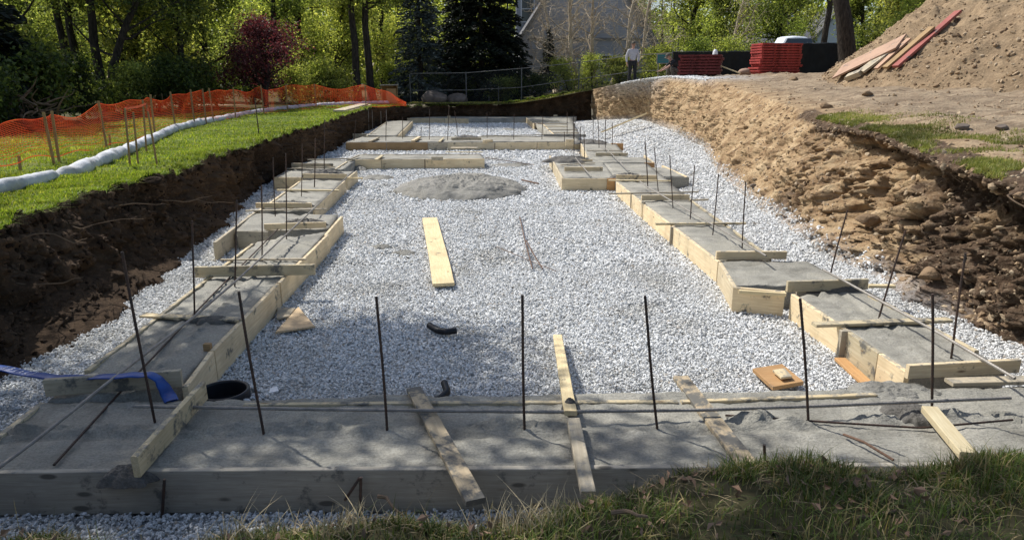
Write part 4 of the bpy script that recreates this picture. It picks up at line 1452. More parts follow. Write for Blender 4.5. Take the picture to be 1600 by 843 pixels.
# --- spoil heap
apex = np.array([19.8, 21.5])
n1, n2 = 230, 520
rr = np.linspace(0, 1, n1)[:, None]
th = np.linspace(0, 2 * np.pi, n2)[None]
RAD = 10.2
k_ = 1 + 0.10 * vnoise(np.stack([np.cos(th) * 1.3, np.sin(th) * 1.3, 0 * th], -1))
X = apex[0] + rr * RAD * k_ * np.cos(th)
Y = apex[1] + rr * RAD * k_ * np.sin(th)
Z = 2.2 + 7.6 * (1 - rr) - 0.5 * np.exp(-(rr / 0.12) ** 2) + 0 * th - 0.15 * ss(.9, 1, rr)
V = np.stack([X, Y, Z], -1)
rl = fbm(np.stack([th * 14 + 0 * rr, rr * 3.0 + 0 * th, 0 * rr + 0 * th], -1), 4, .6)
V[..., 2] += (rl * .16 + (0.4 - np.abs(fbm(V * 1.7 + 5, 4, .6)) * 2) * .18 + fbm(V * .6, 4) * 0.35 + fbm(V * 2.4, 4, 0.6) * 0.22 + fbm(V * 8, 3) * 0.10) * (1 - rr ** 8)
HEAP = V
o = grid(V[::-1], 'spoil_heap', M['dirt_pile'], True)
tag(o, kind='structure')
pts, r, c_ = sample(HEAP, n1 * .8, n1 - 1, n2 * .40, n2 * .95, 1500)
stones('heap_foot_clods', pts, RNG.uniform(.05, .16, len(pts)), 'clod')
pts, r, c_ = sample(HEAP, 20, n1 - 1, n2 * .40, n2 * .95, 15000)
stones('heap_clods', pts, RNG.uniform(.03, .07, len(pts)) * RNG.choice([1, 1, 1, 1, 1, 2.0], len(pts)), 'clod')


def heap_z(x, y):
    d = math.hypot(x - apex[0], y - apex[1]) / RAD
    return 2.2 + 7.6 * (1 - d)


# --- near grass bank where the photographer stands
xs = np.linspace(-7, 8, 300)
edge = np.interp(xs, [-7, -2.2, -1.75, -1.5, -1.25, -1.0, -.5, -.15, .1, .4, .75, 1.1, 1.6, 2.1, 8], [2.26, 2.26, 2.24, 2.14, 2.17, 2.28, 2.32, 2.28, 2.37, 2.44, 2.60, 2.66, 2.56, 2.70, 2.9])
edge = edge + fbm(np.stack([xs * 3, 0 * xs, 0 * xs], 1), 3) * 0.06
rows = []
for dy, z in ((0.34, -0.05), (0.22, 0.15), (0.16, 0.4), (0.10, 0.6), (0.03, 0.74), (-0.04, 0.82), (-0.15, 0.86), (-0.4, 0.89), (-0.9, 0.92), (-2, 0.95), (-6, 1.0), (-14, 1.0)):
    p = np.stack([xs, edge + dy, 0 * xs + z], 1)
    p[:, 2] += fbm(p * np.array([2.2, 2.2, 1]) + 4, 4) * 0.05 * (z > 0.1) + 0.05 * ss(0.2, 1.2, xs) * (z > .5)
    p[:, 1] += fbm(p * 3 + 11, 3) * 0.05
    rows.append(p)
BANK = np.array(rows)
o = grid(BANK[::-1], 'grass_bank', M['bank_soil'], True)
tag(o, kind='structure')


# ------------------------------------------------------------------ grass blades
def blades(name, base, hgt, wid, mat, lean=0.5, nseg=3, out=None, kind='stuff', droop=0.5):
    n = len(base)
    az = RNG.uniform(0, 2 * np.pi, n)
    d = np.stack([np.cos(az), np.sin(az), 0 * az], 1)
    ln = np.abs(RNG.normal(0, lean, n))[:, None]
    if out is not None:
        d = d * 0.8 + out
    side = np.stack([-np.sin(az + RNG.normal(0, .6, n)), np.cos(az), 0 * az], 1)
    Vs = []
    for k_ in range(nseg + 1):
        u = k_ / nseg
        c_ = base + np.array([0, 0, 1.0]) * (hgt * (u - droop * ln[:, 0] * u * u * .6))[:, None] + d * ln * (hgt * u ** 1.7)[:, None]
        w_ = (wid * (1 - u ** 1.5) / 2)[:, None]
        if k_ < nseg:
            Vs += [c_ - side * w_, c_ + side * w_]
        else:
            Vs += [c_]
    Vv = np.stack(Vs, 1)
    m = Vv.shape[1]
    b = (np.arange(n) * m)[:, None]
    mb = MB()
    mb.add(Vv.reshape(-1, 3), np.concatenate([np.concatenate([b + 2 * (nseg - 1), b + 2 * (nseg - 1) + 1, b + 2 * nseg], 1)]))
    q = [np.concatenate([b + 2 * s, b + 2 * s + 1, b + 2 * s + 3, b + 2 * s + 2], 1) for s in range(nseg - 1)]
    if q:
        mb.f[4] = [np.concatenate(q)]
    return tag(mb.build(name, M[mat]), kind=kind)


# near bank
c0, c1 = 60, 240
pts, r, c_ = sample(BANK, 2.0, 9.3, c0, c1, 80000)
cl = fbm(pts * np.array([2.5, 2.5, 1]) + 31, 3)
keep = cl + RNG.uniform(-.3, .3, len(pts)) > -0.10
pts, cl = pts[keep], cl[keep]
right = ss(-0.4, 0.9, pts[:, 0])
h = RNG.uniform(.03, .07, len(pts)) * (0.75 + 0.75 * ss(-.2, .5, cl)) * (0.75 + 0.45 * right)
blades('bank_grass', pts, h, RNG.uniform(.0035, .007, len(pts)), 'blade_bank', 0.95, 3)
tl = RNG.integers(0, len(pts), 420)
tb = pts[tl]
blades('tall_bank_grass', tb, RNG.uniform(.11, .2, len(tb)), RNG.uniform(.003, .005, len(tb)), 'blade_bank', 0.5, 4)
tp2, _, _ = sample(BANK, 2.5, 9.3, c0, c1, 9000)
tp2[:, 2] += RNG.uniform(0, .02, len(tp2))
blades('thatch', tp2, RNG.uniform(.02, .05, len(tp2)), RNG.uniform(.004, .008, len(tp2)), 'straw_dark', 2.0, 2)
# straw tufts hanging over the lip
tx = np.concatenate([RNG.normal(m, .07, 260) for m in (-1.0, -.62, .02, .14)])
jx = np.interp(tx, xs, np.arange(300))
pts, _, _ = sample(BANK, 0, 1, 0, 1, 1)
ii = np.clip(jx.astype(int), 0, 298)
rowi = RNG.integers(3, 7, len(tx))
blades('straw_tufts', BANK[rowi, ii] + RNG.normal(0, .012, (len(tx), 3)), RNG.uniform(.05, .12, len(tx)), RNG.uniform(.003, .006, len(tx)), 'straw', 0.8, 4, out=np.array([0, 0.5, 0]))

# lawn
n = 130000
r = RNG.uniform(0, 25, n)
cc = RNG.uniform(24, nl - 1, n)
i, j = np.floor(r).astype(int), np.floor(cc).astype(int)
a, b = (r - i)[:, None], (cc - j)[:, None]
i = np.minimum(i, 24)
j = np.minimum(j, nl - 2)
pts = LAWN[i, j] * (1 - a) * (1 - b) + LAWN[i + 1, j] * a * (1 - b) + LAWN[i, j + 1] * (1 - a) * b + LAWN[i + 1, j + 1] * a * b
h = RNG.uniform(.03, .065, n) * (1 + 0.5 * fbm(pts * .7, 2))
blades('lawn_grass', pts, h, 0.004 + 0.0011 * pts[:, 1], 'blade_lawn', 0.55, 2)
# sod fringe drooping over the rim
pts, r, c_ = sample(WALL, nr - 2, nr - 1, 30, WALL.shape[1] - 2, 9000)
pts[:, 2] += 0.02
blades('sod_fringe', pts, RNG.uniform(.05, .13, len(pts)), 0.004 + 0.0010 * pts[:, 1], 'blade_lawn', 0.9, 2)
# patch of grass left on the right bank
pts, r, c_ = sample(RBANK, nr1 - 3, nr1 + 17, kcol(2.5), kcol(8.0), 75000)
rel = (r - nr1)
w_ = ss(17, 6, rel + 5 * fbm(pts * np.array([.8, .8, 0]), 3) + 6 * ss(6.5, 8, colk[np.minimum(c_.astype(int), ncr - 1)])) * ss(-.35, .1, fbm(pts * np.array([1.2, 1.2, 0]) + 7, 3) + .1)
keep = RNG.uniform(0, 1, len(pts)) < w_
pts = pts[keep]
blades('bank_top_grass', pts, RNG.uniform(.025, .065, len(pts)), RNG.uniform(.007, .012, len(pts)), 'blade_dry', 0.9, 2)
# strip of lawn along the back wall
X = RNG.uniform(-6, 4.6, 7000)
Y = RNG.uniform(40.7, 42.6, 7000)
Zs = np.interp(X, [-30, -6, 0, 2, 4.3, 8], [0.98, 1.0, 1.0, 1.3, 1.75, 2.25])
blades('back_lawn_grass', np.stack([X, Y, Zs], 1), RNG.uniform(.05, .1, 7000), RNG.uniform(.03, .05, 7000), 'blade_dry', 0.6, 2)

# fallen leaves and clover specks
pts, r, c_ = sample(BANK, 5.2, 9, 90, 230, 1100)
pts[:, 2] += RNG.uniform(.01, .06, len(pts))
sel = (RNG.uniform(0, 1, len(pts)) < 0.25 + 0.75 * (ss(.5, .1, np.abs(pts[:, 0] - .55)) + ss(.4, .1, np.abs(pts[:, 0] - 1.4))))
pts = pts[sel]


def leaf_cards(mb, C, size, dirs=None, aspect=0.55, fold=0.18):
    n = len(C)
    if dirs is None:
        Rm = rand_rot(n)
    else:
        x = dirs + RNG.normal(0, .35, (n, 3))
        x /= np.linalg.norm(x, axis=1)[:, None]
        y = np.cross(x, RNG.normal(size=(n, 3)))
        y /= np.linalg.norm(y, axis=1)[:, None]
        Rm = np.stack([x, y, np.cross(x, y)], 2)
    loc = np.array([[-.5, 0, 0], [0, -aspect / 2, fold], [.5, 0, 0], [0, aspect / 2, fold]])
    Vv = np.einsum('nij,kj->nki', Rm, loc) * np.asarray(size)[:, None, None] + C[:, None]
    return mb.add(Vv.reshape(-1, 3), np.arange(n * 4).reshape(-1, 4))


mb = MB()
leaf_cards(mb, pts, RNG.uniform(.025, .055, len(pts)))
tag(mb.build('dead_leaves', M['dead_leaf']), kind='stuff')

# ================================================================== TREES
def px2x(px, Z):
    return (px - CX) / FPX * (Z * math.cos(PITCH) + 0.3)


def gz(x, y):
    if y > 37.6:
        return float(np.interp(x, [-30, -6, 0, 2, 4.3, 8, 30], [0.98, 1.0, 1.0, 1.3, 1.75, 2.25, 2.4]))
    return 1.0


def walk(rng, p, d, L, n, wob, lift):
    pts = [np.array(p, float)]
    d = np.array(d, float)
    for _ in range(n):
        d = d + rng.normal(0, wob, 3) + np.array([0, 0, lift])
        d /= np.linalg.norm(d)
        pts.append(pts[-1] + d * L / n)
    return np.array(pts), d


def tree_mesh(seed, H, r0, crown_lo, spread, nb, ntw, leaf_n, leaf_s, bark, leaf, lean=(0, 0), lscatter=0.35, twist=0.06, sub=1, asp=0.6, lift=0.08):
    """trunk mesh with limbs and twigs, crown of leaves set along them; returns prototype objects"""
    rng = np.random.default_rng(seed)
    mb = MB()
    tp, _ = walk(rng, (0, 0, -0.15), (lean[0], lean[1], 1), H * 0.93, 12, twist, 0.03)
    rad = r0 * (1 - np.linspace(0, 1, 13)) ** 0.75 + 0.015
    rad[0] *= 1.35
    mb.tube(tp, rad, 8)
    anchors = []
    zs = np.cumsum(np.linalg.norm(np.diff(tp, axis=0), axis=1))
    for b_ in range(nb):
        f = crown_lo + (1 - crown_lo) * (b_ + rng.uniform(0, 1)) / nb
        k_ = min(11.99, f * 12)
        i_ = int(k_)
        p = tp[i_] + (tp[i_ + 1] - tp[i_]) * (k_ - i_)
        az = rng.uniform(0, 2 * np.pi)
        L = spread * (0.55 + 0.6 * rng.uniform()) * (1.1 - 0.75 * (f - crown_lo) / (1.001 - crown_lo))
        el = rng.uniform(0.15, 0.8)
        d = np.array([math.cos(az) * math.cos(el), math.sin(az) * math.cos(el), math.sin(el)])
        br, _ = walk(rng, p, d, L, 7, 0.16, lift)
        rb = max(0.018, r0 * 0.42 * (1 - f * 0.7))
        mb.tube(br, np.linspace(rb, 0.012, 8), 5, False)
        for t_ in range(ntw):
            j_ = rng.integers(2, 8)
            dd = rng.normal(size=3)
            dd[2] = abs(dd[2]) * 0.6
            dd /= np.linalg.norm(dd)
            tw, _ = walk(rng, br[j_], dd, L * rng.uniform(0.25, 0.55), 4, 0.2, lift)
            mb.tube(tw, np.linspace(rb * 0.3, 0.006, 5), 4, False)
            anchors += [tw[2], tw[3], tw[4]]
            if sub > 1:
                for _ in range(sub):
                    d3 = rng.normal(size=3)
                    d3 /= np.linalg.norm(d3)
                    t3_, _ = walk(rng, tw[rng.integers(1, 5)], d3, L * rng.uniform(0.12, 0.3), 3, 0.25, lift)
                    mb.tube(t3_, np.linspace(rb * 0.14 + .003, 0.004, 4), 3, False)
                    anchors += [t3_[-1]]
        anchors += [br[-1], br[-2]]
    A = np.array(anchors)
    lm = None
    if leaf_n:
        idx = rng.integers(0, len(A), leaf_n)
        C = A[idx] + rng.normal(0, lscatter, (leaf_n, 3)) * np.array([1, 1, 0.75])
        lm = MB()
        leaf_cards(lm, C, rng.uniform(0.6, 1.3, leaf_n) * leaf_s, aspect=asp)
    return mb, lm, bark, leaf


PROTO = {}


def plant_tree(key, name, label, cat, loc, rz, s, group, parts=('trunk', 'crown')):
    if key in PROTO and not isinstance(PROTO[key], tuple):
        o = copy_tree(PROTO[key])
        tag(o, label, cat, group)
    else:
        mb, lm, bark, leaf = PROTO[key]
        o = thing(name, label, cat, group=group)
        mb.build(parts[0], M[bark], o, True)
        if lm:
            lm.build(parts[1], M[leaf], o)
        PROTO[key] = o
    o.location = Vector(loc)
    o.rotation_euler = (0, 0, rz)
    o.scale = (s, s, s)
    return o


PROTO['wa'] = tree_mesh(1, 11, .20, .12, 3.0, 22, 7, 13000, .18, 'bark', 'leaf_wood', lscatter=.38)
PROTO['wb'] = tree_mesh(2, 12, .24, .10, 3.4, 22, 7, 13000, .19, 'bark', 'leaf_wood', (.06, .0), lscatter=.42)
PROTO['wc'] = tree_mesh(3, 10, .16, .08, 2.6, 24, 6, 11000, .17, 'bark', 'leaf_spring', (-.05, .03), lscatter=.36)
PROTO['wd'] = tree_mesh(4, 12, .22, .10, 3.2, 24, 7, 13000, .19, 'bark', 'leaf_spring', lscatter=.42)
PROTO['slim'] = tree_mesh(5, 13, .19, .35, 2.4, 16, 7, 6500, .18, 'bark', 'leaf_spring', (.03, 0), lscatter=.4)
PROTO['maple'] = tree_mesh(6, 4.5, .12, .08, 2.7, 26, 7, 9500, .12, 'bark', 'leaf_maroon', lscatter=.22, twist=.12)
PROTO['bare'] = tree_mesh(8, 9, .15, .06, 3.6, 24, 9, 0, 0, 'bark_pale', None, sub=3, twist=.12)
PROTO['haze'] = tree_mesh(9, 9, .13, .06, 2.8, 22, 9, 2600, .12, 'bark_pale', 'leaf_spring', sub=3, twist=.1)
PROTO['shrub'] = tree_mesh(10, 2.2, .05, .02, 1.3, 18, 6, 4200, .13, 'bark', 'leaf_wood', lscatter=.22, twist=.2)
PROTO['dshrub'] = tree_mesh(11, 2.4, .05, .02, 1.4, 18, 6, 4600, .14, 'bark', 'leaf_dark', lscatter=.24, twist=.2)
PROTO['yshrub'] = tree_mesh(12, 2.4, .05, .02, 1.3, 18, 6, 3200, .12, 'bark', 'leaf_spring', lscatter=.25, twist=.2)

GW = 'trees in the wood behind the orange fence'
WOODS = [
    ('wb', -60, 23, 1.0, 'dark leafy tree at the left picture edge behind the brush pile'),
    ('wa', 20, 27, 1.05, 'dark leafy tree rising straight behind the brush pile'),
    ('slim', 112, 33, 1.0, 'thin straight dark trunk, first of three in the left wood'),
    ('slim', 134, 35, 1.0, 'thin straight dark trunk, second of three in the left wood'),
    ('slim', 163, 32, 1.05, 'thin straight dark trunk, third of three in the left wood'),
    ('wa', 75, 38, 1.0, 'bushy tree filling the gap behind the first thin trunk'),
    ('wb', 215, 36, 1.0, 'broad shady tree behind the three slim stakes of the lawn'),
    ('wa', 285, 35, .95, 'shady tree above the orange fence left of the maroon tree'),
    ('wc', 250, 47, 1.2, 'sunlit yellow green tree deep in the left wood'),
    ('wb', 330, 46, 1.0, 'dark tree standing close behind left side of the maroon tree'),
    ('slim', 442, 45, 1.1, 'tall slim trunk just right of the maroon tree top'),
    ('wd', 480, 53, 1.1, 'pale green spring tree right of the maroon tree'),
    ('wc', 520, 47, 1.1, 'small yellow green tree between maroon tree and twin trunks'),
    ('slim', 558, 43, 1.2, 'left of the twin dark trunks beside the blue conifer'),
    ('slim', 582, 43.5, 1.2, 'right of the twin dark trunks beside the blue conifer'),
    ('wd', 600, 58, 1.2, 'tall spring green tree behind the twin dark trunks'),
    ('wc', 405, 58, 1.3, 'far spring green tree behind the maroon tree'),
    ('wd', 120, 55, 1.2, 'far pale green tree deep behind the three thin trunks'),
    ('wd', 10, 48, 1.2, 'far yellow green tree deep behind the brush pile'),
]
for i, (k_, px, Z, s, lab) in enumerate(WOODS):
    x = px2x(px, Z)
    plant_tree(k_, 'leafy_tree', lab, 'tree', (x, Z, gz(x, Z) - .05), i * 1.7, s, GW)
GR = 'spring green trees behind the fences at the back'
for i, (k_, px, Z, s, lab) in enumerate([
    ('wd', 1072, 56, 1.0, 'bright green tree behind the green sign'),
    ('haze', 1010, 60, 1.2, 'thin branched budding tree right of the grey house'),
    ('haze', 1135, 50, 1.1, 'grey twiggy budding tree behind the black screen'),
    ('wc', 1098, 53, 1.0, 'dense green tree above the low red stack'),
    ('wd', 1205, 54, 1.0, 'yellow green tree behind the tall red stack'),
    ('haze', 1160, 62, 1.3, 'far twiggy tree between the two red stacks'),
    ('wa', 1345, 58, 1.0, 'dark tree behind the leaning trunk'),
    ('wb', 1385, 52, 1.0, 'dark tree at left foot of the spoil heap'),
    ('wa', 1420, 60, 1.1, 'dark tree peeping over the spoil heap edge'),
    ('slim', 1276, 47, 1.1, 'slim dark trunk in front of the far white house'),
    ('wd', 1430, 44, .9, 'bright green tree top beside the spoil heap'),
    ('wd', 985, 78, 1.3, 'far green tree beyond the right gable of the grey house'),
    ('wb', 1240, 84, 1.2, 'far dark tree behind the grey roofed house'),
])  :
    x = px2x(px, Z)
    plant_tree(k_, 'leafy_tree', lab, 'tree', (x, Z, gz(x, Z) - .05), i * 2.1 + .4, s, GR)
x = px2x(413, 34.5)
plant_tree('maple', 'maroon_tree', 'maroon leaved small tree behind the orange fence', 'tree', (x, 34.5, .95), .5, 1.08, None)
for i, (px, Z, s, lab) in enumerate([(905, 47, 1.05, 'bare pale branched tree in front of the grey house, left'), (955, 46.5, .95, 'bare pale branched tree before the grey house, near the standing person'), (868, 48.5, .95, 'bare twiggy tree against left part of the grey gable'), (930, 49, 1.0, 'bare twiggy tree against the middle of the grey gable'), (982, 48, .95, 'bare twiggy tree at right edge of the grey gable')]):
    x = px2x(px, Z)
    plant_tree('bare', 'bare_tree', lab, 'tree', (x, Z, gz(x, Z) - .05), i * 2.2, s, 'bare trees in front of the grey house', ('trunk', 'crown'))
# big leaning trunk
PROTO['big'] = tree_mesh(14, 12, .44, .5, 3.5, 12, 6, 2600, .18, 'bark', 'leaf_wood', (-.18, 0), lscatter=.5, twist=.04)
x = px2x(1322, 33)
plant_tree('big', 'leaning_tree', 'thick dark trunk leaning left behind the black screen fence', 'tree', (x, 33, 2.3), 0, 1.0, None)
# shady leaning tree in left wood
PROTO['lean'] = tree_mesh(15, 9, .2, .3, 3.2, 16, 6, 3600, .17, 'bark', 'leaf_dark', (.55, 0), lscatter=.4, twist=.1)
x = px2x(165, 31)
plant_tree('lean', 'leaning_tree', 'dark tree leaning right in the shade of the left wood', 'tree', (x, 31, .95), 0, 1.0, None)

GS = 'shrubs along the edge of the wood'
for i, (k_, px, Z, s, lab) in enumerate([
    ('dshrub', -30, 19, 1.0, 'dark shrub left of the brush pile'), ('shrub', 70, 25, 1.0, 'olive shrub right behind the brush pile'),
    ('dshrub', 130, 27, 1.1, 'dark shrub behind the first fence sag'), ('shrub', 190, 29, 1.1, 'olive shrub above the slim lawn stakes'),
    ('dshrub', 245, 31, 1.1, 'dark shrub behind the small wire frame'), ('dshrub', 300, 33, 1.2, 'dark shrub above the highest fence peak'),
    ('dshrub', 340, 36, 1.0, 'dark shrub at left foot of the maroon tree'), ('yshrub', 470, 40, 1.0, 'yellow green shrub at right foot of the maroon tree'),
    ('yshrub', 490, 42, 1.1, 'yellow green shrub above the far fence end'), ('shrub', 530, 42, 1.1, 'olive shrub left of the twin dark trunks'),
    ('yshrub', 612, 47, 1.1, 'bright shrub above the plywood box'), ('yshrub', 890, 42.5, .9, 'yellow green shrub behind chain link fence, left one'),
    ('yshrub', 925, 43, .9, 'yellow green shrub behind chain link fence, middle one'), ('shrub', 968, 43, .9, 'olive shrub behind the standing person'),
    ('yshrub', 1010, 44, .9, 'yellow green shrub between person and green sign'), ('yshrub', 1045, 46, 1.0, 'bright shrub behind the green sign'),
    ('shrub', 780, 44, .8, 'olive shrub under the dark conifer'), ('yshrub', 1300, 52, .9, 'pale shrub in front of the far white house'),
    ('dshrub', 20, 22, 1.2, 'low dark shrub under the left wood by the brush pile'), ('dshrub', 395, 41, 1.1, 'dark shrub hidden under the maroon tree'),
    ('yshrub', 1150, 47, 1.2, 'green shrub just above the black screen between red stacks'), ('dshrub', 690, 41, .8, 'low dark shrub behind the left bay of the chain link fence'), ('dshrub', 735, 41.5, .8, 'low dark shrub behind the second post of chain link fence'), ('dshrub', 800, 42, .8, 'low dark shrub at right edge of the big conifer'), ('dshrub', 845, 42, .7, 'low dark shrub below the small conifer by the fence'), ('yshrub', 1105, 47, 1.2, 'green shrub just above the black screen by the white post')]):
    if px > 630:
        Z = max(Z, 44.2) + (1.0 if k_ == 'dshrub' else 0)
    x = px2x(px, Z)
    plant_tree(k_, 'leafy_shrub', lab, 'shrub', (x, Z, gz(x, Z) - .05), i * 1.3, s, GS, ('stem', 'foliage'))


def conifer(name, label, loc, H, Rr, mat, seed, lay=.2, per=12, droop=.25, dens=20, ns=.26):
    rng = np.random.default_rng(seed)
    o = thing(name, label, 'tree', loc)
    MB().tube([[0, 0, -.1], [0, 0, H * .5], [0.05, 0, H]], [.22, .12, .02], 8).build('trunk', M['bark'], o, True)
    C, D, S = [], [], []
    z = .15
    while z < H - .2:
        f = z / H
        for b_ in range(per):
            az = rng.uniform(0, 2 * np.pi)
            L = Rr * ((1 - f) ** .75) * rng.uniform(.72, 1.12) * (0.8 if f < .05 else 1)
            n = max(3, int(L * dens))
            u = rng.uniform(.15, 1, n) ** .7
            sp = .10 + .20 * u * L * .5
            d = np.array([math.cos(az), math.sin(az), 0])
            sdv = np.array([-d[1], d[0], 0])
            lat = rng.normal(0, 1, n) * sp * .6
            c_ = d[None] * (u * L)[:, None] + sdv[None] * lat[:, None]
            c_[:, 2] = z + L * (.12 * u - droop * u * u) + rng.normal(0, .06, n) - np.abs(lat) * .25
            C.append(c_)
            dd = d[None] + sdv[None] * (np.sign(lat) * .7)[:, None] + np.array([0, 0, -.25])
            D.append(dd)
            S.append(rng.uniform(.6, 1.3, n) * ns)
        z += lay * rng.uniform(.7, 1.3)
    mb = MB()
    leaf_cards(mb, np.concatenate(C), np.concatenate(S), np.concatenate(D), aspect=.34, fold=.08)
    mb.build('crown', M[mat], o)
    return o


x = px2x(658, 44.5)
conifer('conifer_tree', 'grey blue spruce rising beside the plywood box', (x, 44.5, .95), 10.2, 2.15, 'needle_blue', 21)
x = px2x(752, 46)
conifer('conifer_tree', 'huge black green conifer in the middle of the back', (x, 46.5, 1.0), 13, 3.8, 'needle_dark', 22, dens=28, per=13, ns=.32)
x = px2x(857, 47.5)
conifer('conifer_tree', 'small dark green conifer against the grey house', (x, 47.5, 1.7), 3.9, .95, 'needle_dark', 23, ns=.2)
x = px2x(5, 21)
conifer('conifer_tree', 'dark conifer at the left picture edge above the brush pile', (x - 1.2, 22, .9), 7, 2.2, 'needle_dark', 24, ns=.3)

# far woodland closing off the view
rng = np.random.default_rng(55)
n = 70000
X = np.where(rng.uniform(0, 1, n) < .72, rng.uniform(-85, 5, n), rng.uniform(5, 75, n))
Y = rng.uniform(88, 112, n)
top = 12 + 5 * vnoise(np.stack([X * .12, Y * .1, 0 * X], 1)) + 3 * vnoise(np.stack([X * .5, Y * .3, 0 * X + 5], 1))
top = top * np.interp(X, [-85, 14, 18, 24, 28, 75], [1.15, 1.1, .62, .62, 1.0, 1.0])
Z = 1 + rng.uniform(0, 1, n) ** .8 * top
mb = MB()
leaf_cards(mb, np.stack([X, Y, Z], 1), rng.uniform(.5, 1.1, n))
tag(mb.build('distant_woodland', M['leaf_spring']), kind='stuff')
# distant trunks within it
mb = MB()
for i in range(110):
    x, y = rng.uniform(-85, 75), rng.uniform(86, 100)
    mb.tube([[x, y, .5], [x + rng.normal(0, .4), y, 7], [x + rng.normal(0, .9), y, 14]], [.22, .16, .06], 5, False)
tag(mb.build('distant_tree_trunks', M['bark']), kind='stuff')

# shade tree outside the frame on the left: a broad crown that dapples the front of the pit
SUN_AZ = np.array([-.80, .60])
SUN_EL = R(51)
SUNV = np.array([SUN_AZ[0] * math.cos(SUN_EL), SUN_AZ[1] * math.cos(SUN_EL), math.sin(SUN_EL)])
rng = np.random.default_rng(77)


def shade_tree(label, base, H, targets, seed, per=60, leaf=.15, sc=.34):
    rg = np.random.default_rng(seed)
    o = thing('shade_tree', label, 'tree', base, group='shade trees beside the near end of the pit')
    mb = MB()
    b = np.array(base, float)
    tp, _ = walk(rg, (0, 0, -.2), (.1, 0, 1), H * .75, 10, .05, .03)
    mb.tube(tp, np.linspace(.28, .08, 11), 9)
    lm = MB()
    C = []
    for g, tt in targets:
        c_ = np.array([g[0], g[1], .2]) + SUNV * tt - b
        # limb from the trunk out to the spray
        k_ = int(np.clip(5 + (c_[2] - 5) * .6, 4, 10))
        st = tp[k_]
        m_ = (st + c_) / 2 + np.array([0, 0, .5]) + rg.normal(0, .2, 3)
        t_ = np.linspace(0, 1, 8)[:, None]
        pts_ = (1 - t_) ** 2 * st + 2 * t_ * (1 - t_) * m_ + t_ ** 2 * c_
        mb.tube(pts_, np.linspace(.04, .008, 8), 5, False)
        C.append(c_ + rg.normal(0, sc, (per, 3)))
    C = np.concatenate(C)
    leaf_cards(lm, C, rg.uniform(.7, 1.3, len(C)) * leaf)
    mb.build('trunk', M['bark'], o, True)
    lm.build('crown', M['leaf_wood'], o)


tg = []
while len(tg) < 95:
    x, y = rng.uniform(-5.2, 1.9), rng.uniform(2.2, 7.6)
    lim = np.interp(x, [-5.2, -3, -1.2, 0, .6, 1.2, 1.9], [6.0, 6.9, 7.0, 5.9, 4.6, 3.9, 3.4])
    if y < lim and vnoise(np.array([[x * 1.1 + 3, y * 1.1, 2.0]]))[0] > -.12:
        tg.append(((x, y), rng.uniform(8.0, 11.0)))
while len(tg) < 235:
    x, y = rng.uniform(-2.6, .1), rng.uniform(4.3, 7.0)
    if y < np.interp(x, [-2.6, -1.6, -.4, .1], [7.0, 6.7, 5.9, 5.0]) and vnoise(np.array([[x * 1.7 + 3, y * 1.7, 9.0]]))[0] > -.25:
        tg.append(((x, y), rng.uniform(8.0, 11.0)))
shade_tree('broad leafy tree standing on the lawn left of the pit, outside the picture', (-8.4, 4.6, 1.0), 10, tg, 78)
tg = []
while len(tg) < 60:
    x, y = rng.uniform(-2.5, 3.6), rng.uniform(.6, 2.85)
    lim = np.interp(x, [-2.5, 1, 3.6], [2.8, 2.75, 2.95])
    if y < lim:
        tg.append(((x, y), rng.uniform(9.0, 11.5)))
shade_tree('tall leafy tree standing behind the photographer on the left bank', (-6.6, 1.4, 1.0), 11, tg, 79, per=60)

# ------------------------------------------------------------------ orange safety fence
nodes = FENCE
seglen = np.concatenate([[0], np.cumsum(np.linalg.norm(np.diff(nodes, axis=0), axis=1))])
tot = seglen[-1]
post_px = [(-60, 205), (75, 265), (84, 263), (163, 230), (240, 214), (285, 195), (324, 188), (345, 180), (358, 178), (402, 168), (462, 160), (500, 158), (545, 156), (580, 160)]


def fpt(s):
    return np.stack([np.interp(s, seglen, nodes[:, 0]), np.interp(s, seglen, nodes[:, 1])], -1)


ss_ = np.arange(0, tot, 0.05)
# stations of the stakes along the fence
POST_S = [1.5, 5.5, 10.6, 10.85, 13.4, 16.5, 18.2, 20.0, 21.0, 21.7, 24.0, 27.0, 29.5, 32.0, 34.6]
POST_S = [p for p in POST_S if p < tot - .3]


def top_h(s):
    s = np.asarray(s, float)
    base = np.interp(s, [0, 5.8, 10.7, 13.4, 16.5, 20, 24, 28, tot - 3, tot - 1.2, tot], [.72, .74, .80, .90, .96, 1.03, 1.03, 1.1, 1.1, .65, .15])
    ps = np.array(POST_S)
    i = np.clip(np.searchsorted(ps, s), 1, len(ps) - 1)
    a_, b_ = ps[i - 1], ps[i]
    u = np.clip((s - a_) / np.maximum(.01, b_ - a_), 0, 1)
    return base - 0.20 * np.minimum(1, (b_ - a_) / 2.5) * 4 * u * (1 - u) * (0.6 + .5 * np.sin(i * 2.3))


ROWS = 19
uu = np.linspace(0, 1, ROWS) ** .72


def net_pt(s, u):
    """position on the net: u=0 bottom strand, u=1 top strand"""
    p = fpt(s)
    h = top_h(s)
    lo = np.interp(s, [0, 9.5, 11.5, 13.0, tot], [.16, .16, .05, 0.0, 0.0])
    z = 1.03 + lo + (h - lo) * (u ** 0.75 * 0.55 + u * .45)
    bulge = .07 * np.sin(u * 3.1) * np.sin(s * 2.1) + .05 * fbm(np.stack([s * 1.5, u * 3 + 0 * s, 0 * s], -1), 2)
    return np.stack([p[..., 0] + bulge, p[..., 1] + .03 * np.sin(s * 5 + u * 4), z + .03 * np.sin(s * 3.3 + u * 2)], -1)


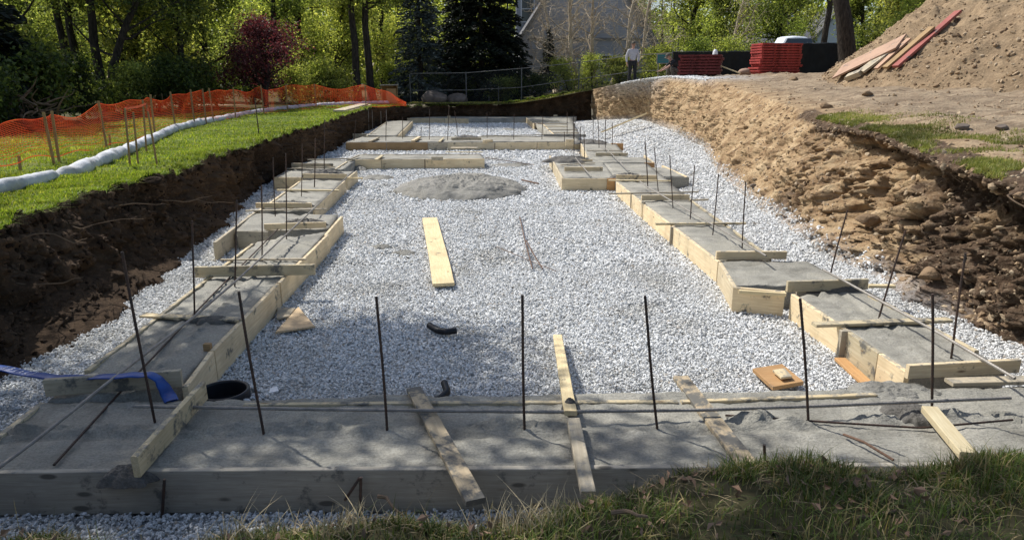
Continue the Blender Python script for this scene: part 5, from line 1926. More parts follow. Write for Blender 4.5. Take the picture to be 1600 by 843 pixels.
fo = thing('safety_fence', 'sagging orange plastic mesh fence with wooden stakes along the lawn', 'fence', (0, 0, 0))
mb = MB()
for ri, u in enumerate(uu):
    p = net_pt(ss_, u + 0 * ss_)
    w_ = .016 if ri in (0, ROWS - 1) else .0075
    up_ = np.array([0, 0, w_ / 2])
    V = np.concatenate([p - up_, p + up_])
    m = len(p)
    i = np.arange(m - 1)
    mb.add(V, np.stack([i, i + 1, m + i + 1, m + i], 1))
sv = np.arange(0, tot, 0.085)
u9 = np.linspace(0, 1, 12)
S2, U2 = np.meshgrid(sv, u9, indexing='ij')
p = net_pt(S2.ravel() + U2.ravel() * .05, U2.ravel()).reshape(len(sv), 12, 3)
dirv = np.gradient(fpt(sv), axis=0)
dirv /= np.linalg.norm(dirv, axis=1)[:, None]
off = np.concatenate([dirv * .004, 0 * dirv[:, :1]], 1)[:, None]
V = np.stack([p - off, p + off], 2)  # ns,12,2,3
m = 24
b = np.arange(len(sv))[:, None] * m
q = np.arange(11)[None] * 2
mb.add(V.reshape(-1, 3), np.stack([b + q, b + q + 1, b + q + 3, b + q + 2], -1).reshape(-1, 4))
mb.build('net', M['net_orange'], fo)
for i, s in enumerate(POST_S):
    x, y = fpt(np.array([s]))[0]
    h = float(top_h(np.array([s]))[0]) + .10
    lx = .03 * math.sin(i * 2.7)
    o = MB().add([[-.022, -.012, -.1], [.022, -.012, -.1], [.022, .012, -.1], [-.022, .012, -.1], [-.022 + lx, -.012, h], [.022 + lx, -.012, h], [.022 + lx, .012, h], [-.022 + lx, .012, h]], [[3, 2, 1, 0], [4, 5, 6, 7], [0, 1, 5, 4], [1, 2, 6, 5], [2, 3, 7, 6], [3, 0, 4, 7]]).build('stake', M['stake_wood'], fo)
    o.location = (x + .06, y - .05, 1.0)
# short stub stakes on the lawn side
for lab, px, py in (('short stub stake in grass near left end of orange fence', 32, 268), ('low leaning stub stake beside the white tube', 172, 228)):
    b_ = P(px, py, 1.03)
    stake(lab, px, py, 1.0, .26, .04, .02, .1, 'stake_wood')

# white filter tube
SK = np.array([P(-140, 318, 1.1), P(0, 291, 1.1), P(60, 279, 1.1), P(110, 267, 1.1), P(160, 248, 1.1), P(200, 231, 1.1), P(245, 212, 1.1), P(275, 199, 1.1), P(310, 191, 1.1), P(350, 184, 1.1), P(390, 176, 1.1), P(440, 169, 1.08), P(500, 164, 1.08), P(560, 161, 1.08), P(606, 159.5, 1.06)])
sl = np.concatenate([[0], np.cumsum(np.linalg.norm(np.diff(SK, axis=0), axis=1))])
t_ = np.linspace(0, sl[-1], 620)
q = np.stack([np.interp(t_, sl, SK[:, i]) for i in range(3)], 1)
for _ in range(30):
    q[1:-1] = (q[:-2] + q[1:-1] * 2 + q[2:]) / 4
q[:, 0] += .05 * fbm(np.stack([t_ * .7, 0 * t_, 0 * t_], 1), 3)
rad = .115 * (1 + .22 * fbm(np.stack([t_ * 1.2, 0 * t_ + 4, 0 * t_], 1), 3) - .28 * np.exp(-((np.mod(t_ + .4, 1.9) - .95) / .09) ** 2))
mb = MB()
mb.tube(q, rad, 14)
V = np.concatenate(mb.v)
V += fbm(V * np.array([7, 7, 7]), 3)[:, None] * np.array([.035, .035, .04])
V[:, 2] = np.maximum(V[:, 2] - .02, .98)
mb.v = [V]
tag(mb.build('filter_tube', M['sock'], smooth=True), 'long white lumpy filter tube lying on the lawn along the fence', 'filter tube')

# slim stakes with orange ribbon on the lawn
st = thing('marker_tripod', 'three slim wooden stakes joined by orange ribbon on the lawn', 'marker stakes', P(215, 258, 1.0))
o0 = P(215, 258, 1.0)
tops = []
for bx, by, tx, ty in ((204, 266, 195, 169), (216, 257, 208, 175), (246, 261, 229, 162)):
    b_ = P(bx, by, 1.0)
    tp_ = PD(tx, ty, b_[1])
    tops.append(tp_)
    mb = MB()
    mb.bar(b_ - o0, tp_ - o0, .026, .02, (0, 1, 0))
    mb.build('stake', M['stake_wood'], st)
b_ = P(231, 252, 1.0)
MB().bar(P(229, 238, 1.0) - o0, PD(223, 156, P(229, 238, 1.0)[1]) - o0, .03, .02, (0, 1, 0)).build('stake', M['stake_wood'], st)
mb = MB()
a_, c_ = tops[0] - o0, tops[2] - o0
ps = [a_ + (c_ - a_) * u + np.array([0, 0, -.02 * math.sin(u * 3.14)]) for u in np.linspace(0, 1, 8)]
for i in range(7):
    mb.add([ps[i] + [0, 0, -.018], ps[i + 1] + [0, 0, -.018], ps[i + 1] + [0, 0, .018], ps[i] + [0, 0, .018]], [[0, 1, 2, 3]])
mb.add([c_ + [-.02, 0, 0], c_ + [.02, 0, 0], c_ + [.035, -.02, -.13], c_ + [-.01, -.01, -.12]], [[0, 1, 2, 3]])
mb.build('ribbon', M['tape_orange'], st)
# wire frame behind the fence
wf = thing('wire_hoop', 'thin rusty wire hoop standing behind the orange fence', 'wire frame', PD(250, 170, 24))
o0 = PD(250, 170, 24)
ps = [PD(x, y, 24) - o0 for x, y in ((242, 170), (242, 149), (253, 147), (255, 170))]
MB().tube(ps, .012, 6).build('hoop', M['rust_stick'], wf)
# lone bar on lawn and lumber pile
b_ = P(405, 212, 1.0)
o = MB().tube(np.array([[0, 0, -.05], [-.01, 0, .5], [-.02, 0, .98]]), .014, 6).build('marker_bar', M['rebar'])
o.location = Vector(b_)
tag(o, 'lone dark bar standing on the lawn near the pit rim', 'rebar')
for lab, a_, c_, z in (('pale board on top of the pair lying on the far lawn', (520, 172), (560, 162), 1.16), ('pale board under the pair lying on the far lawn', (526, 174), (566, 163), 1.09)):
    board('stacked_board', lab, 'board', P(*a_, z), P(*c_, z), .07, .5, M['lumber'], 'boards on the far lawn', -1)
plate('flat_offcut', 'small pale offcut lying on the lawn near the rim', 'wood offcut', [(508, 186), (521, 185), (524, 181), (512, 182)], 1.06, .03, 'lumber')


# ------------------------------------------------------------------ rocks
def rock(label, loc, size, seed, mat='rock', group=None, name='boulder', cat='boulder'):
    bm = bmesh.new()
    bmesh.ops.create_icosphere(bm, subdivisions=4, radius=1)
    co = np.array([v.co[:] for v in bm.verts])
    n_ = fbm(co * .9 + seed, 4, .55)
    pl = np.random.default_rng(int(seed * 10) + 1)
    for _ in range(7):
        d = pl.normal(size=3)
        d /= np.linalg.norm(d)
        lim = pl.uniform(.55, .85)
        ex = np.maximum(0, co @ d - lim)
        co = co - ex[:, None] * d * .85
    co = co * (1 + .18 * n_[:, None] + .05 * fbm(co * 4 + seed, 3)[:, None])
    co *= np.array(size) / 2
    for v, c_ in zip(bm.verts, co):
        v.co = c_
    me = bpy.data.meshes.new(name)
    bm.to_mesh(me)
    bm.free()
    me.materials.append(M[mat])
    for p_ in me.polygons:
        p_.use_smooth = True
    o = bpy.data.objects.new(name, me)
    COL.objects.link(o)
    o.location = Vector(loc)
    return tag(o, label, cat, group)


q = PD(681, 158, 41.6)
rock('larger wedge shaped boulder at the rim in front of the conifer', (q[0], 41.7, 1.2), (1.75, 1.0, 1.15), 1.3)
q = PD(713, 158, 41.9)
rock('smaller rounded boulder right of the wedge boulder', (q[0], 42.0, 1.17), (1.35, .9, .85), 4.1)
q = P(240, 283, 1.05)
rock('dark flat lump of rock at rim of the lawn near the dark wall', (q[0], q[1], 1.05), (.34, .26, .13), 2.2, 'clod_dark', None, 'rim_rock', 'rock')


def on_bank(px, py):
    """where the line of sight through this photo point meets the built right bank"""
    d = ray(px, py)
    best, bp = 9e9, None
    W = RBANK.reshape(-1, 3)
    rel = W - np.array([0, 0, CAM_H])
    t_ = rel @ d / (d @ d)
    dist = np.linalg.norm(rel - t_[:, None] * d, axis=1)
    ok = (t_ > 0) & (dist < .12)
    if not ok.any():
        return W[np.argmin(dist)]
    return W[np.where(ok)[0][np.argmin(t_[ok])]]


for lab, px, py, s in (('flat pale stone in the grass patch on the right bank', 1497, 190, .26), ('rounded stone at the right end of the bank grass', 1561, 190, .22), ('pale stone at the foot of the bank near the gravel', 1170, 285, .16), ('tan stone below the pink boards', 1240, 120, .4), ('tan stone beside the big pink board', 1318, 118, .3), ('small stone below the red plank end', 1400, 112, .28), ('brown stone in the loose dirt above the grass', 1355, 140, .3), ('dark brown lump at top of the slope above the grass', 1288, 160, .35), ('tan lump halfway up the sandy slope', 1350, 340, .4), ('brown lump low on the near bank', 1450, 420, .35)):
    w_ = on_bank(px, py)
    rock(lab, (w_[0], w_[1], w_[2] + s * .08), (s * .85, s * .7, s * .5), px * .013, 'rock' if 'pale' in lab or 'rounded' in lab else 'clod', 'stones on the right bank', 'bank_stone', 'stone')


# roots poking from the banks
def root(label, pts, r, grp, mat='rust_stick'):
    pts = np.array(pts)
    t_ = np.linspace(0, len(pts) - 1, 18)
    q = np.stack([np.interp(t_, np.arange(len(pts)), pts[:, i]) for i in range(3)], 1)
    for _ in range(3):
        q[1:-1] = (q[:-2] + q[1:-1] * 2 + q[2:]) / 4
    q += np.stack([fbm(np.stack([t_ * 1.5, 0 * t_ + r * 900, 0 * t_ + k_], 1), 2) for k_ in range(3)], 1) * .03
    o = MB().tube(q - q[0], np.linspace(r, r * .35, 18), 5).build('bare_root', M[mat])
    o.location = Vector(q[0])
    return tag(o, label, 'root', grp)


rg = np.random.default_rng(5)
for lab, px, py in (('thin pale root trailing from the left wall near the picture edge', 40, 375), ('brown root hanging out of left wall below the rim', 110, 350), ('long thin root sticking out of the left wall by the rim clods', 180, 330), ('forked thin root on the left wall above the dark corner', 240, 310), ('short root poking from the left wall beside the grey boards', 285, 320), ('low root tip at the left wall near the gravel', 20, 440)):
    d = ray(px, py)
    rel = WALL.reshape(-1, 3) - np.array([0, 0, CAM_H])
    t_ = rel @ d / (d @ d)
    w_ = WALL.reshape(-1, 3)[np.argmin(np.linalg.norm(rel - t_[:, None] * d, axis=1))]
    a_ = w_ + np.array([-.1, 0, .0])
    root(lab, [a_, a_ + [.25, rg.uniform(-.2, .2), rg.uniform(-.08, .08)], a_ + [.45, rg.uniform(.0, .5), rg.uniform(-.15, .05)], a_ + [.6, rg.uniform(.2, .9), rg.uniform(-.12, .1)]], .011, 'roots sticking out of the left wall', 'root_brown')
for lab, px, py in (('pale forked root on the dark cut of right bank', 1445, 240), ('curved thin root on the sandy right bank', 1245, 275), ('root sticking out of the bank at right picture edge', 1560, 300), ('straight root on the near right bank', 1500, 330)):
    w_ = on_bank(px, py)
    root(lab, [w_ + [.1, 0, 0], w_ + [-.12, -.05, .03], w_ + [-.05, -.3, -.08], w_ + [.05, -.5, -.22]], .012, 'roots on the right bank', 'root_brown')

# sticks in the near grass
for lab, pts in (('crooked grey stick lying in the near grass at right', [(1300, 830, .93), (1345, 812, .96), (1395, 796, .95)]), ('short pale stick lying in near grass in the middle', [(955, 802, .93), (990, 803, .95), (1008, 806, .94)]), ('thin broken twig rising before the front form', [(590, 776, .75), (610, 786, .75), (628, 805, .72)])):
    W = np.array([P(*p_) for p_ in pts])
    t_ = np.linspace(0, 2, 14)
    q = np.stack([np.interp(t_, [0, 1, 2], W[:, i]) for i in range(3)], 1)
    q += np.stack([fbm(np.stack([t_ * 2, 0 * t_ + 3, 0 * t_ + k_], 1), 2) for k_ in range(3)], 1) * .015
    o = MB().tube(q - q[0], np.linspace(.009, .005, 14), 6).build('dry_stick', M['root_brown'])
    o.location = Vector(q[0])
    tag(o, lab, 'stick', 'sticks in the near grass')

# brush pile at left
bp_ = thing('brush_pile', 'uprooted stump with tangled bare branches at the left wood edge', 'brush pile', (px2x(48, 20), 20, 1.0))
mb = MB()
rg = np.random.default_rng(9)
for i in range(30):
    a_ = rg.normal(0, .35, 3) * [1.3, .6, .6] + [0, 0, .55]
    d = rg.normal(size=3)
    d[2] = abs(d[2]) * .5
    d /= np.linalg.norm(d)
    w_, _ = walk(rg, a_, d, rg.uniform(.5, 1.6), 6, .25, 0)
    w_[:, 2] = np.maximum(w_[:, 2], .02)
    mb.tube(w_, np.linspace(rg.uniform(.02, .05), .006, 7), 5)
mb.build('branch_tangle', M['root_brown'], bp_)
st_, _ = walk(rg, (-.4, 0, .1), (1, .2, .35), 1.2, 6, .1, 0)
MB().tube(st_, np.linspace(.2, .11, 7), 10).build('stump', M['bark'], bp_)

# plywood box beyond the fence end
q = PD(606, 150, 41.5)
bx = thing('plywood_box', 'open fronted plywood box with pale lid beside the blue spruce', 'box', (q[0], 42.0, 1.0), .25)
for nm, c_, s, m_ in (('side_panel', (-.45, 0, .5), (.03, .7, 1.0), 'osb'), ('side_panel', (.45, 0, .5), (.03, .7, 1.0), 'osb'), ('back_panel', (0, .33, .5), (.868, .03, .98), 'osb'), ('lid', (0, -.03, 1.03), (1.08, .9, .05), 'lumber'), ('front_panel', (.1, -.3, .42), (.6, .03, .82), 'plywood')):
    MB().box(c_, s).build(nm, M[m_], bx)

# ------------------------------------------------------------------ chain link fence
cl_ = thing('chain_link_fence', 'chain link fence with pale rails climbing to the right at the back', 'fence', (0, 0, 0))
CLp = [(640, 152, 115, 42.8), (728, 156, 114, 42.8), (815, 150, 107, 42.8), (905, 138, 98, 42.6), (985, 126, 87, 42.0), (1062, 120, 82, 41.0)]
tops = [PD(px, ty, Z) for px, by, ty, Z in CLp]
foot = [np.array([t_[0], t_[1], gz(t_[0], t_[1]) - .1]) for t_ in tops]
for f_, t_ in zip(foot, tops):
    MB().tube([f_, t_ + [0, 0, .06]], .035, 8).build('post', M['galvanised'], cl_)
MB().tube([t_ for t_ in tops], .02, 8).build('top_rail', M['pole_grey'], cl_)
MB().tube([f_ * .55 + t_ * .45 - [0, .05, 0] for f_, t_ in zip(foot, tops)], .017, 8).build('middle_rail', M['pole_grey'], cl_)
mb = MB()
for (f0, t0), (f1, t1_) in zip(zip(foot[:-1], tops[:-1]), zip(foot[1:], tops[1:])):
    L = np.linalg.norm(t1_ - t0)
    n = int(L / .11)
    for i in range(n):
        for sgn in (1, -1):
            u0 = i / n
            Hn = np.linalg.norm(t0 - f0)
            u1 = u0 + sgn * Hn / L
            v1 = 1.0
            if u1 > 1:
                v1 = (1 - u0) / (u1 - u0)
                u1 = 1
            if u1 < 0:
                v1 = u0 / (u0 - u1)
                u1 = 0
            pt = lambda u, v_: (f0 * (1 - v_) + t0 * v_) * (1 - u) + (f1 * (1 - v_) + t1_ * v_) * u
            a_, b_ = pt(u0, 0), pt(u1, v1)
            w_ = np.array([.0022, 0, 0])
            mb.add([a_ - w_, a_ + w_, b_ + w_, b_ - w_], [[0, 1, 2, 3]])
mb.build('wire_mesh', M['galvanised'], cl_)
# small marker bars in front of it
for i, (px, py, ty) in enumerate(((779, 156, 135), (764, 158, 150), (815, 150, 138), (866, 148, 135), (872, 147, 133))):
    q = PD(px, py, 42.2)
    q[2] = gz(q[0], 42.2) - .02
    tp_ = PD(px, ty, 42.2)
    o = MB().tube([[0, 0, 0], [0, 0, (tp_[2] - q[2]) / 2], tp_ - q], .02, 6).build('marker_stake', M['stake_wood'] if i > 2 else M['galvanised'])
    o.location = Vector(q)
    tag(o, ['thin grey stake in front of fence, tallest', 'very short grey stake by the bluish ground strip', 'thin grey stake near the second fence post', 'left of two thin wooden stakes on the rim', 'right of two thin wooden stakes on the rim'][i], 'stake', 'thin stakes along the back rim')


# ------------------------------------------------------------------ black screen fences
def screen(label, pts, ztop, zbot, nposts):
    o = thing('screen_fence', label, 'fence', (0, 0, 0), group='black screened fences')
    a_, b_ = np.array(pts[0]), np.array(pts[1])
    n = 70
    u = np.linspace(0, 1, n)
    zz_ = np.linspace(0, 1, 14)
    V = np.zeros((14, n, 3))
    V[..., 0] = a_[0] + (b_[0] - a_[0]) * u
    V[..., 1] = a_[1] + (b_[1] - a_[1]) * u
    top_ = np.interp(u, [0, 1], ztop)
    bot_ = np.interp(u, [0, 1], zbot)
    sag = .03 * np.abs(np.sin(u * nposts * math.pi))
    V[..., 2] = bot_ + (top_ - sag - bot_) * zz_[:, None]
    V[..., 1] += .05 * np.sin(u * nposts * 6.3)[None] * zz_[:, None] + fbm(V * np.array([2, 1, 1.2]), 3) * .10
    grid(V, 'screen_fabric', M['screen'], True, o)
    for i in range(nposts + 1):
        p_ = a_ + (b_ - a_) * i / nposts
        MB().tube([[p_[0], p_[1] + .16, np.interp(i / nposts, [0, 1], zbot) - .1], [p_[0], p_[1] + .16, np.interp(i / nposts, [0, 1], ztop) + .05]], .03, 8).build('post', M['galvanised'], o)
    MB().tube([[a_[0], a_[1] + .12, ztop[0]], [b_[0], b_[1] + .12, ztop[1]]], .02, 6).build('rail', M['galvanised'], o)
    return o


p0, p1 = PD(1052, 81, 37), PD(1182, 80, 37)
screen('low black screened fence behind the two red stacks', [(p0[0], 37), (p1[0], 37)], (p0[2], p1[2]), (2.1, 2.2), 4)
p0, p1 = PD(1232, 68, 34.5), PD(1328, 67, 34.5)
screen('taller black screened fence between tall red stack and leaning trunk', [(p0[0], 34.5), (p1[0], 34.5)], (p0[2], p1[2]), (2.2, 2.3), 3)


# ------------------------------------------------------------------ red form panels
def red_panel(L, W_, T_, mat):
    mb = MB()
    e = .05
    mb.box((0, -W_ / 2 + e / 2, T_ / 2), (L, e, T_))
    mb.box((0, W_ / 2 - e / 2, T_ / 2), (L, e, T_))
    for i in range(5):
        x = -L / 2 + e / 2 + (L - e) * i / 4
        mb.box((x, 0, T_ / 2), (e, W_ - 2 * e - .004, T_ * .96))
    mb.box((0, 0, T_ - .012), (L - .02, W_ - .02, .012))
    for sx_ in (-.47, -.16, .16, .47):
        for sy_ in (-.42, .42):
            mb.box((sx_ * L, sy_ * W_, -.0145), (.07, .08, .029))
    mb.box((0, 0, -.0146), (L * .93, W_ * .72, .0288))
    for i in range(4):
        x = -L / 2 + e + (L - e) * (i + .5) / 4
        mb.box((x, -W_ / 2 - .012, T_ / 2), (L / 6.5, .022, T_ * .42))
    return mb


def stack(label_fn, loc, rz, n, L, W_, T_, mat, group, seed):
    rg = np.random.default_rng(seed)
    mb = red_panel(L, W_, T_, mat)
    first = None
    for i in range(n):
        if first is None:
            first = mb.build('steel_formwork', M[mat])
            o = first
        else:
            o = first.copy()
            COL.objects.link(o)
        o.location = (loc[0] + rg.normal(0, .025), loc[1] + rg.normal(0, .03), loc[2] + i * (T_ + .03))
        o.rotation_euler = (0, 0, rz + rg.normal(0, .012))
        tag(o, label_fn(i, n), 'form panel', group)


qa = PD(1209, 116, 27.5)
stack(lambda i, n: 'top red form panel of the tall stack' if i == n - 1 else 'bottom red form panel of the tall stack' if i == 0 else 'red steel form panel in the middle of the tall stack', (qa[0], 27.5, qa[2] + .0), .12, 12, 1.62, .9, .066, 'red_panel', 'red form panels in the tall stack', 3)
qb = PD(1093, 117, 27.2)
stack(lambda i, n: 'top dark red form panel of the low stack' if i == n - 1 else 'bottom dark red form panel of the low stack' if i == 0 else 'dark red form panel in the middle of the low stack', (qb[0], 27.2, qb[2] + .02), -.35, 7, 1.55, .9, .075, 'red_panel_dark', 'red form panels in the low stack', 4)
q1, q2 = PD(1123, 101, 26.7), PD(1157, 114, 26.4)
board('prop_board', 'pale board leaning against the low red stack', 'board', q1, q2, .04, .15, M['lumber'])
q = PD(1165, 113, 27.2)
rock('pinkish red lump lying between the two red stacks', (q[0], 27.2, q[2]), (.55, .4, .3), 7.7, 'pink_board', None, 'red_bundle', 'bundle')
# white rounded marker post
q = PD(1117, 90, 36)
mk = thing('marker_post', 'small white round topped marker showing above the black screen', 'marker', (q[0], 36.0, 2.2))
MB().tube([[0, 0, 0], [0, 0, q[2] - 2.2]], .05, 8).build('post', M['pole_grey'], mk)
hh = q[2] - 2.2
mb = MB()
mb.tube([[0, 0, hh - .05], [0, 0, hh + .18], [0, 0, hh + .30], [0, 0, hh + .37], [0, 0, hh + .40]], [.13, .13, .11, .07, .02], 14)
mb.build('cap', M['white_paint'], mk, True)
MB().box((0, -.128, hh + .1), (.06, .012, .1)).build('opening', M['black_plastic'], mk)
# green sign
q = PD(1036, 92, 33.5)
sg = thing('site_sign', 'small teal sign board with pale border on the back fence', 'sign', (q[0], 33.5, q[2]))
MB().box((0, 0, 0), (.54, .03, .38)).build('board', M['sign_green'], sg)
mb = MB()
for c_, s in (((0, -.02, .205), (.60, .03, .035)), ((0, -.02, -.205), (.60, .03, .035)), ((-.283, -.02, 0), (.035, .028, .374)), ((.283, -.02, 0), (.035, .028, .374))):
    mb.box(c_, s)
mb.build('frame', M['pole_grey'], sg)
mb = MB()
for i in range(3):
    for j_ in range(5 - i % 2):
        mb.box((-.17 + j_ * .085 + .02 * (i % 2), -.019, .09 - i * .09), (.06, .006, .025))
mb.build('lettering', M['galvanised'], sg)
MB().tube([[-.2, .03, -.2], [-.2, .03, 2.25 - q[2]]], .02, 6).build('post', M['pole_grey'], sg)
MB().tube([[.2, .03, -.2], [.2, .03, 2.25 - q[2]]], .02, 6).build('post', M['pole_grey'], sg)

# white car behind the screen
q = PD(1236, 57, 40)
car = thing('parked_car', 'white car with rounded roof parked behind the black screen', 'car', (q[0], 40.5, 2.35))
zt_ = q[2] - 2.35
sec = [(-2.1, .55, .75), (-2.05, .85, .85), (-1.4, 1.0, .9), (-.95, 1.05, .9), (-.35, zt_ - .03, .72), (.2, zt_ + .02, .72), (.8, zt_ - .03, .71), (1.35, zt_ - .42, .74), (1.9, 1.05, .84), (2.1, .8, .8)]
V = []
for x_, h_, w_ in sec:
    V.append([[x_, -w_ * 1.05, .3], [x_, -w_ * 1.08, .75], [x_, -w_ * .98, min(h_ * .97, h_ - .08)], [x_, -w_ * .8, h_], [x_, 0, h_ + .03], [x_, w_ * .8, h_], [x_, w_ * .98, min(h_ * .97, h_ - .08)], [x_, w_ * 1.08, .75], [x_, w_ * 1.05, .3]])
grid(np.array(V), 'body', M['car_white'], True, car)
mb = MB()
mb.add([[-.85, -.97, 1.1], [1.5, -.97, 1.1], [1.0, -.80, zt_ - .12], [-.30, -.80, zt_ - .12]], [[0, 1, 2, 3]])
mb.build('side_window', M['glass_dark'], car)
for sx in (-1.35, 1.35):
    for sy in (-.85, .85):
        mb = MB()
        mb.tube([[sx, sy - .1, .33], [sx, sy + .1, .33]], .33, 18)
        mb.build('wheel', M['tyre'], car)

# utility poles
for lab, px, ty, Z in (('utility pole with pale top in front of the grey roofed house', 1233, 22, 60), ('slim grey pole in the gap of sky between the trees', 1062, 27, 64)):
    t_ = PD(px, ty, Z)
    po = thing('utility_pole', lab, 'pole', (t_[0], Z, 2.0), group='utility poles behind the site')
    MB().tube([[0, 0, 0], [0, 0, t_[2] - 2.0]], [.15, .11], 10).build('post', M['pole_grey'], po)
    MB().box((0, -.12, t_[2] - 2.35), (1.3, .1, .1)).build('cross_arm', M['stake_wood'], po)
    MB().tube([[.25, -.12, t_[2] - 2.3], [.25, -.12, t_[2] - 1.95]], [.12, .1], 8).build('lamp', M['white_paint'], po)


# ------------------------------------------------------------------ houses
def window(parent, x, y, z, w_, h_):
    f = MB()
    e = .09
    for c_, s in (((x, y - .03, z + h_ / 2 - e / 2), (w_, .07, e)), ((x, y - .03, z - h_ / 2 + e / 2), (w_, .07, e)), ((x - w_ / 2 + e / 2, y - .03, z), (e, .066, h_ - 2 * e - .004)), ((x + w_ / 2 - e / 2, y - .03, z), (e, .066, h_ - 2 * e - .004)), ((x, y - .028, z), (w_ - 2 * e - .004, .05, .05))):
        f.box(c_, s)
    fo_ = f.build('window', M['white_paint'], parent)
    MB().box((x, y - .008, z), (w_ - .1, .01, h_ - .1)).build('pane', M['glass_dark'], fo_)


def gable_house(label, loc, rz, w_, d_, eave, ridge, wallm, roofm, wins=(), name='gabled_house'):
    h = thing(name, label, 'house', loc, rz)
    mb = MB()
    x = w_ / 2
    mb.add([[-x, 0, 0], [x, 0, 0], [x, 0, eave], [0, 0, ridge], [-x, 0, eave], [-x, d_, 0], [x, d_, 0], [x, d_, eave], [0, d_, ridge], [-x, d_, eave]], [[0, 4, 9, 5], [1, 6, 7, 2]])
    mb.f[5] = [np.array([[0, 1, 2, 3, 4], [6, 5, 9, 8, 7]])]
    mb.build('wall', M[wallm], h)
    sl = (ridge - eave) / x
    mb = MB()
    o_ = .35
    for sg_ in (-1, 1):
        p_ = [[sg_ * (x + o_), -o_, eave - o_ * sl + .04], [0, -o_, ridge + .04], [0, d_ + o_, ridge + .04], [sg_ * (x + o_), d_ + o_, eave - o_ * sl + .04]]
        q_ = [[a_[0], a_[1], a_[2] + .14] for a_ in p_]
        mb.add(p_ + q_, [[0, 1, 2, 3], [7, 6, 5, 4], [0, 4, 5, 1], [1, 5, 6, 2], [2, 6, 7, 3], [3, 7, 4, 0]])
    mb.build('roof', M[roofm], h)
    for sg_ in (-1, 1):
        MB().bar([sg_ * (x + o_), -o_ - .03, eave - o_ * sl - .05], [sg_ * .02, -o_ - .03, ridge - .05], .05, .24).build('rake_board', M['pole_grey'], h)
    for (wx, wz, ww, wh) in wins:
        window(h, wx, 0, wz, ww, wh)
    return h


xg = px2x(915, 52)
hh_ = gable_house('grey clapboard gable house half hidden by bare trees', (xg, 52, 1.2), .06, 9.8, 9, 3.9, 11.2, 'clapboard', 'shingle', [(-2.6, 2.2, 1.0, 1.3), (1.4, 2.2, 1.0, 1.3)])
MB().box((-3.1, -.05, 1.9), (.16, .08, 3.6)).build('corner_board', M['pole_grey'], hh_)
MB().box((0, -.05, 3.92), (8.6, .08, .16)).build('band_board', M['pole_grey'], hh_)
xg = px2x(838, 56)
mh = thing('main_house', 'tall blue grey house block with white trimmed window by the conifer', 'house', (xg, 57, 1.0))
MB().box((0, 3, 6), (3.2, 6, 12)).build('wall', M['clapboard'], mh)
window(mh, -.7, 0, 6.6, 1.1, 2.0)
MB().box((.35, -.04, 6), (.2, .1, 11.8)).build('corner_board', M['white_paint'], mh)
MB().box((0, 3, 12.1), (3.8, 6.6, .2)).build('roof', M['shingle'], mh)
xg = px2x(1302, 84)
M['house_white'] = mat_plain('house_white', (0.62, 0.63, 0.62), .7, .06)
gable_house('far white gabled house behind the leaning trunk', (xg, 84, 2.3), -.1, 5.5, 8, 4.6, 8.2, 'house_white', 'shingle', [(-1.2, 2.6, 1.1, 1.6), (1.2, 2.6, 1.1, 1.6), (0, 5.6, .9, 1.2)])
xg = px2x(1250, 78)
gable_house('low grey roofed house left of the far white house', (xg, 78, 2.0), 1.45, 6, 6, 2.6, 5.0, 'house_white', 'shingle', [(0, 1.5, .9, 1.2)])

# ------------------------------------------------------------------ ramp plank and boards on the heap
board('ramp_plank', 'long pale plank leaning on gravel slope in the far right corner', 'plank', P(938, 206, .35), PD(1010, 176, 27.5), .05, .28, M['lumber'])


def heap_board(label, a, b, Za, Zb, w_, t_, mat):
    A, B = PD(*a, Za), PD(*b, Zb)
    x = B - A
    L = np.linalg.norm(x)
    x /= L
    nrm = np.array([apex[0] - A[0], apex[1] - A[1], 0])
    nrm = -nrm / np.linalg.norm(nrm) * .6 + np.array([0, 0, .8])
    nrm -= x * (nrm @ x)
    nrm /= np.linalg.norm(nrm)
    y = np.cross(nrm, x)
    mb = MB()
    nx = 16
    u = np.linspace(-L / 2, L / 2, nx)
    pr_ = np.array([[-w_ / 2, 0], [w_ / 2, 0], [w_ / 2, -t_], [-w_ / 2, -t_]])
    V = np.zeros((nx, 4, 3))
    V[..., 0] = u[:, None]
    V[..., 1] = pr_[None, :, 0]
    V[..., 2] = pr_[None, :, 1] + .012 * np.sin(u * 1.3)[:, None]
    i = np.arange(nx - 1)[:, None] * 4
    j = np.arange(4)[None]
    k_ = (j + 1) % 4
    mb.add(V.reshape(-1, 3), np.stack([i + j, i + 4 + j, i + 4 + k_, i + k_], -1).reshape(-1, 4))
    mb.f[4].append(np.array([[0, 1, 2, 3], [nx * 4 - 1, nx * 4 - 2, nx * 4 - 3, nx * 4 - 4]]))
    o = mb.build('discarded_board', M[mat])
    c = (A + B) / 2
    o.matrix_world = Matrix(((x[0], y[0], nrm[0], c[0]), (x[1], y[1], nrm[1], c[1]), (x[2], y[2], nrm[2], c[2]), (0, 0, 0, 1)))
    return tag(o, label, 'board', 'boards lying on the spoil heap')


def heap_hit(px, py, lift=.10):
    """where a line of sight meets the built heap (or the plateau in front of it)"""
    d = ray(px, py)
    W = np.concatenate([HEAP.reshape(-1, 3), RBANK[nr1:].reshape(-1, 3)])
    rel = W - np.array([0, 0, CAM_H])
    t_ = rel @ d / (d @ d)
    dist = np.linalg.norm(rel - t_[:, None] * d, axis=1)
    ok = (t_ > 4) & (dist < .15)
    i = np.where(ok)[0]
    return t_[i].min() * d[1] - lift


